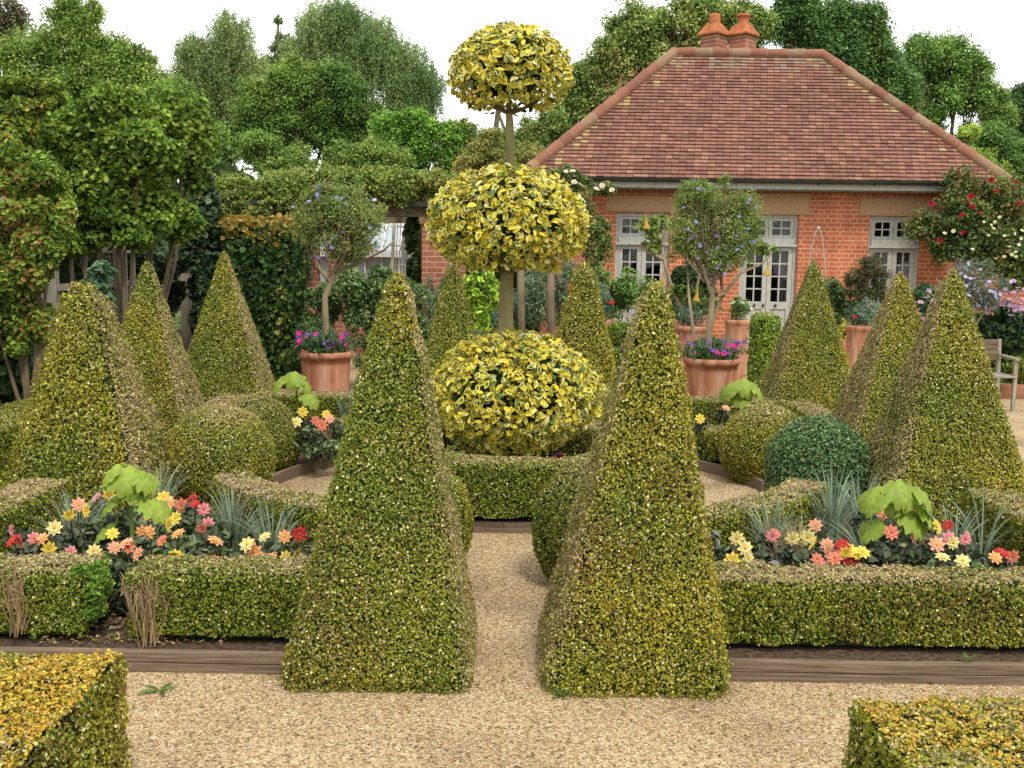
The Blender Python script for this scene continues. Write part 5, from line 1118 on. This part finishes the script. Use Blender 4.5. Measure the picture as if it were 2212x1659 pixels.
FLW = [('pinkish red dahlia at the left picture edge above the front hedge', [(26, 1145, 'P'), (45, 1171, 'C'), (30, 1168, 'R')]),
 ('pink and orange dahlia right of the leftmost pinkish red one', [(73, 1164, 'P'), (92, 1164, 'O'), (80, 1170, 'C')]),
 ('pale yellow dahlia beside the leftmost blue green grass', [(118, 1140, 'y'), (106, 1184, 'Y')]),
 ('coral dahlia touching the front hedge top at left', [(144, 1198, 'O'), (152, 1192, 'P'), (138, 1200, 'S')]),
 ('yellow and pink dahlia left of the tall lime leaves', [(187, 1103, 'Y'), (208, 1075, 'P'), (149, 1112, 'Y'), (170, 1090, 'S')]),
 ('yellow dahlia under the upper lime leaf with one orange bloom', [(236, 1069, 'Y'), (279, 1079, 'O'), (243, 1153, 'Y')]),
 ('coral dahlia beside the bare soil gap', [(246, 1183, 'S'), (277, 1181, 'C'), (298, 1197, 'S'), (272, 1174, 'S')]),
 ('single yellow dahlia beside the leafy end of the front left hedge', [(206, 1197, 'Y'), (203, 1190, 'y')]),
 ('large peach flowered dahlia right of the lime leaves', [(307, 1147, 'O'), (324, 1150, 'O'), (319, 1120, 'S')]),
 ('yellow and peach dahlia in the middle of the left bed', [(366, 1134, 'Y'), (380, 1119, 'Y'), (385, 1153, 'O'), (357, 1124, 'S'), (350, 1168, 'C')]),
 ('red dahlia at the back below the curved brown hedge', [(392, 1091, 'C'), (421, 1089, 'R'), (416, 1080, 'R'), (440, 1100, 'P'), (366, 1084, 'O')]),
 ('yellow dahlia at the back between two grasses', [(333, 1089, 'y'), (354, 1075, 'Y')]),
 ('large coral dahlia with a peach bloom below the curved brown hedge', [(437, 1141, 'C'), (465, 1169, 'O'), (450, 1130, 'P')]),
 ('yellow dahlia low behind the front left hedge', [(378, 1202, 'Y'), (388, 1206, 'Y')]),
 ('dark red budded dahlia low behind the front left hedge', [(447, 1211, 'D'), (460, 1213, 'C')]),
 ('yellow and orange dahlia in the rightmost grass of the left bed', [(534, 1176, 'y'), (572, 1160, 'y'), (550, 1192, 'O'), (546, 1180, 'S')]),
 ('orange dahlia with a dark red neighbour bloom beside the front left pyramid', [(615, 1159, 'O'), (647, 1153, 'R'), (612, 1152, 'C')]),
 ('big yellow dahlia touching the front left pyramid', [(638, 1197, 'Y'), (618, 1203, 'Y'), (655, 1218, 'P'), (586, 1206, 'O')]),
 ('pale yellow dahlia cluster beside the front right pyramid', [(1592, 1163, 'y'), (1609, 1184, 'y'), (1582, 1210, 'Y'), (1616, 1206, 'y'), (1584, 1232, 'Y')]),
 ('coral dahlia behind the tall grass at the left of the right bed', [(1675, 1152, 'C'), (1668, 1158, 'P')]),
 ('big yellow dahlia in the middle left of the right bed', [(1712, 1163, 'y'), (1731, 1163, 'y'), (1754, 1172, 'Y'), (1746, 1160, 'y')]),
 ('salmon dahlia beside the middle grass of the right bed', [(1761, 1135, 'S'), (1786, 1176, 'S'), (1790, 1190, 'S')]),
 ('pink and coral dahlia low behind the front right hedge', [(1765, 1208, 'C'), (1776, 1227, 'P'), (1788, 1234, 'O'), (1803, 1225, 'y'), (1803, 1206, 'C'), (1770, 1235, 'P')]),
 ('red and yellow dahlia in the middle of the right bed', [(1820, 1180, 'R'), (1827, 1193, 'Y'), (1835, 1188, 'Y')]),
 ('yellow dahlia left of the drooping lime leaves', [(1846, 1201, 'Y'), (1863, 1193, 'Y'), (1838, 1214, 'D')]),
 ('orange dahlia under the lime leaves of the right bed', [(1899, 1095, 'S'), (1904, 1112, 'C'), (1938, 1097, 'O')]),
 ('salmon dahlia left below the drooping lime leaves', [(1867, 1148, 'S'), (1925, 1150, 'C'), (1972, 1159, 'C')]),
 ('yellow and red dahlia at the back right of the lime leaves', [(2023, 1138, 'Y'), (2047, 1135, 'R')]),
 ('salmon and pink dahlia right of the lime leaves', [(2023, 1176, 'S'), (2049, 1163, 'P'), (2058, 1172, 'y')]),
 ('lilac pink dahlia beside the rightmost grass', [(2085, 1165, 'P'), (2090, 1160, 'P')]),
 ('two headed yellow dahlia in front of the rightmost grass', [(2036, 1204, 'y'), (2079, 1212, 'y')]),
 ('red dahlia at the right picture edge', [(2164, 1195, 'R'), (2187, 1202, 'C'), (2150, 1205, 'O')])]
for l, f in FLW: dahlia(l, f)
for l, f, z in (('yellow and coral dahlia in the rear left bed', [(640, 912, 'y'), (654, 890, 'Y'), (681, 908, 'C'), (705, 895, 'Y'), (695, 918, 'C'), (712, 905, 'S')], .42),
                ('peach dahlia in the rear right bed', [(1568, 882, 'S'), (1512, 905, 'Y')], .42),
                ('orange dahlia left in the central bed behind the trunk', [(1123, 982, 'S'), (1150, 980, 'O'), (1127, 990, 'S')], .30),
                ('pink dahlia right in the central bed', [(1205, 985, 'P'), (1212, 992, 'R'), (1268, 990, 'y'), (1215, 1026, 'O')], .30)):
    rng = rng_(); pts = [(gz(x, y, z), k) for x, y, k in f]; c = np.mean([p for p, k in pts], 0); loc = (c[0], c[1], BED)
    t = thing('dahlia', l, 'flower', loc, 'dark leaved dahlias in the beds'); g = Geo()
    foliage(g, [(np.array((p[0], p[1] + .04, z * .62)), np.array((.14, .12, .12))) for p, k in pts], 170 * len(pts), .06, pal_mix(DARK, (3, 3, 1.6, 1.5)), rng, 7, .5, 'oval', .5, zmin=BED)
    g.build('foliage', M['leaf'], t, loc); g = Geo()
    for p, k in pts: g.tube([loc, (np.array(loc) + p) / 2, p + np.array((0, .01, -.015))], [.006, .005, .003], 5, (.1, .07, .04))
    g.build('stems', M['attr'], t, loc)
    for p, k in pts: place_flowers(t, loc, [DAH[k]], [p], rng, (0, -.78, .5), .3, (1, 1.3))
def grass(label, px, py, h=.46, n=70, sp=.22, base=.12, Y=None):
    rng = rng_(); b = gz(px, py, base) if Y is None else at(px, py, Y); b[1] = max(b[1], 4.5); loc = (b[0], b[1], BED - .01); g = Geo()
    for i in range(n):
        a = rng.uniform(0, 2 * pi); l = h * rng.uniform(.55, 1.1); o = sp * rng.uniform(.2, 1.2); u = np.linspace(0, 1, 6); d = np.array((math.cos(a), math.sin(a), 0))
        s = np.array(loc) + d * rng.uniform(0, .05); P = s + d * (o * u ** 2)[:, None] + np.array((0, 0, 1.)) * (l * (u - .25 * u ** 3 * o / sp))[:, None]
        sd = np.array((-d[1], d[0], 0)) * .6 + np.array((rng.normal(), rng.normal(), 0)) * .5; sd = unit(sd); w = (.0056 * (1 - u) ** .6 + .0008)[:, None]
        V = np.concatenate([P - sd * w, P + sd * w]); j = np.arange(5); g.add(V, np.stack([j, j + 1, 7 + j, 6 + j], 1), np.array((.24, .31, .21)) * rng.uniform(.6, 1.35))
    props(g.build('grass_clump', M['soft'], None, loc), label, 'ornamental grass', 'blue green grasses among the dahlias')
grass('tall blue green grass leftmost in the left bed', 160, 1205, .48, 80)
grass('blue green grass in front of the lime leaves in the left bed', 345, 1208, .40, 60)
grass('blue green grass at the back of the left bed beside the upper lime leaf', 345, 1110, .46, 60)
grass('blue green grass in the middle of the left bed below the curved hedge', 505, 1180, .48, 70, .26)
grass('blue green grass nearest the front left pyramid', 590, 1214, .44, 70, .22)
grass('thick blue green grass leftmost in the right bed', 1665, 1215, .46, 110, .2)
grass('tall blue green grass at the back of the right bed', 1795, 1160, .50, 80, .24)
grass('blue green grass behind the front right hedge near its middle', 1735, 1230, .34, 50)
grass('spreading blue green grass below the lime leaves of the right bed', 1870, 1225, .36, 50, .3)
grass('blue green grass left of the drooping lime leaves', 1860, 1150, .44, 60, .24)
grass('blue green grass rightmost in the right bed', 2060, 1215, .42, 70, .26)
grass('sparse arching grass at the far right of the right bed', 2120, 1200, .5, 24, .4)
grass('pale blue green grass in the rear left bed', 745, 905, .42, 70, .2, .12)
grass('pale blue green grass in the rear right bed', 1540, 900, .40, 60, .2, .12)
def lime_plant(label, px, py, leaves, Y, base_z=BED):
    """big soft drooping heart-shaped leaves: (px,py,length m, roll, droop)"""
    rng = rng_(); b = at(px, py, Y); loc = (b[0], Y, base_z - .01); t = thing('big_leaved_plant', label, 'foliage plant', loc, 'lime leaved plants in the beds')
    zt = max(at(x, y, Y)[2] for x, y, *_ in leaves); g = Geo(); tp = np.array((b[0], Y, zt + .0)); g.tube([loc, (b[0] + .01, Y, zt * .5), tp], [.013, .011, .006], 7, (.17, .24, .05))
    for x, y, L, az, dr in leaves:
        p = at(x, y, Y - .03); g.tube([tp - np.array((0, 0, max(0.02, (zt - p[2]) * .8))), (tp + p) / 2 + np.array((0, 0, .01)), p], [.006, .005, .004], 5, (.19, .27, .06))
    g.build('stem', M['attr'], t, loc)
    for x, y, L, az, dr in leaves:
        p = at(x, y, Y - .03); g = Geo(); nu, nv = 13, 9; u = np.linspace(0, 1, nu); 
        wid = .52 * np.sin(np.clip(u * 1.02 + .10, 0, 1) ** .62 * pi) ** .8 * (1 + .10 * np.sin(u * 19)) ; wid[-1] = .004; wid[0] = .18
        d = np.array((math.cos(az), -abs(math.sin(az)) * .5 - .25, 0)); d = d / np.linalg.norm(d); sdv = np.array((-d[1], d[0], 0))
        ang = .45 - dr * u ** .42; dl = L / (nu - 1); cx = np.cumsum(np.cos(ang)) * dl; cz = np.cumsum(np.sin(ang)) * dl
        v = np.linspace(-1, 1, nv); V = []
        for i in range(nu):
            for q in v: V.append(p + d * (cx[i] - (.10 * L * (1 - abs(q)) * 0 if i else .10 * L * abs(q))) + sdv * q * wid[i] * L + np.array((0, 0, cz[i] - abs(q) ** 1.6 * wid[i] * L * .38 + .012 * math.sin(i * 1.9 + q * 5))))
        F = grid_faces(nu, nv, False); c = np.array((.28, .38, .055)) * rng.uniform(.85, 1.12)
        vj = np.arange(len(F)) % (nv - 1); ui = np.arange(len(F)) // (nv - 1); vein = 1 + .14 * ((vj == 3) | (vj == 4)) - .10 * ((ui + np.abs(vj - 3)) % 3 == 0); g.add(V, F, c * vein[:, None] * rng.uniform(.92, 1.08, (len(F), 1)), 0, True); g.build('leaf', M['soft'], t, loc)
lime_plant('tall lime leaved plant with drooping leaves in the left bed', 283, 1190, [(262, 1008, .17, 2.7, 2.0), (278, 1010, .20, 1.3, 2.3), (300, 1022, .16, .3, 2.2), (262, 1075, .16, 2.9, 1.9), (318, 1078, .18, .4, 2.0), (250, 1135, .16, 3.0, 1.8), (290, 1050, .13, 1.2, 2.0)], 5.0)
lime_plant('big lime leaved plant with drooping leaves in the right bed', 1945, 1200, [(1935, 1040, .19, 1.4, 2.2), (1910, 1055, .20, 2.9, 2.1), (1970, 1055, .20, .3, 2.1), (1950, 1105, .19, 1.0, 2.0), (1975, 1095, .18, .2, 2.1), (1905, 1125, .17, 3.0, 1.9), (1930, 1065, .15, 1.8, 2.2)], 4.95)
lime_plant('small lime leaved plant below the left terracotta pot', 640, 905, [(620, 815, .24, 2.8, 2.0), (636, 805, .22, 1.5, 2.2), (655, 848, .24, .4, 2.0), (645, 820, .2, .2, 2.2)], 9.4)
lime_plant('small lime leaved plant below the largest orange pot', 1603, 905, [(1590, 828, .26, 2.9, 2.1), (1605, 820, .24, 1.4, 2.2), (1620, 832, .25, .2, 2.1), (1600, 850, .2, 1.7, 2.0)], 9.4)

# ================================================================== SMALL THINGS
def twigs(label, px0, px1, Y, z0, z1, n, sp=.1):
    rng = rng_(); a, b = at(px0, 1300, Y), at(px1, 1300, Y); loc = ((a[0] + b[0]) / 2, Y, z0); g = Geo()
    for i in range(n):
        x = rng.uniform(a[0], b[0]); y = Y + rng.normal() * .05; s = np.array((loc[0] + (x - loc[0]) * .45, y, z0)); e = np.array((x + rng.normal() * sp * .3, y + rng.normal() * .05, z1 * rng.uniform(.75, 1.05)))
        m = (s + e) / 2 + rng.normal(size=3) * .015; g.tube([s, m, e], [.0028, .0022, .001], 4, np.array((.30, .21, .11)) * rng.uniform(.6, 1.3))
        for _ in range(3):
            q = e + rng.normal(size=3) * np.array((.022, .02, .03)); k = m + (e - m) * rng.random(); g.tube([k, (k + q) / 2, q], [.0022, .0018, .0008], 3, np.array((.30, .21, .12)) * rng.uniform(.6, 1.3))
    props(g.build('dead_box_stems', M['attr'], None, loc), label, 'dead shrub', 'dead box stems in the hedges')
twigs('bare dead box stems at the left end of the hedge right of the soil', 285, 375, 4.205, BED, .35, 110)
twigs('dead grey stems in the front hedge piece at the left picture edge', 20, 75, 4.165, BED + .05, .37, 40)
twigs('bare dead stems in the curved hedge of the rear left bed', 690, 722, 8.05, BED, .36, 50)
twigs('dead greyish twigs beside the tall grass of the right bed', 1660, 1730, 4.95, BED, .40, 45)
bush('box_shoots', 'bright leafy box regrowth at the end of the left hedge piece beside the bare soil', 'hedge', [(205, 1270, (30, 30)), (222, 1250, (18, 24)), (200, 1315, (28, 28)), (180, 1235, (24, 16)), (215, 1225, (22, 14))], 4.2, 2300, .021, [(.05, .12, .015), (.09, .19, .025), (.15, .26, .04)], kind='oval', sub=10)
def weed(label, px, py, n, L, z=.0, up=.6):
    rng = rng_(); b = gz(px, py, z); g = Geo(); a = np.linspace(0, 2 * pi, n, endpoint=False) + rng.normal(size=n) * .3
    d = unit(np.stack([np.cos(a), np.sin(a), np.full(n, up) * rng.uniform(.4, 1.3, n)], 1)); ll = L * rng.uniform(.6, 1.2, n)
    N = unit(np.stack([-np.cos(a) * up, -np.sin(a) * up, np.ones(n)], 1)); g.leaves(b + d * ll[:, None] * .5 + np.array((0, 0, .008)), N, ll, ll * .24, np.array((.10, .18, .035)) * rng.uniform(.7, 1.4, (n, 1)), rng, 'oval', d)
    props(g.build('weed', M['soft'], None, tuple(b)), label, 'weed')
weed('small green weed at the left foot of the golden front pyramid', 1212, 1508, 9, .06)
weed('torn strip of green leaf lying on the gravel at left', 345, 1495, 5, .075, 0, .12)
weed('small two leaved seedling on the soil above the left timber edging', 75, 1385, 5, .05, BED, .9)
weed('tiny weed at the timber edging under the front right hedge', 2090, 1432, 8, .045, BED, .9)
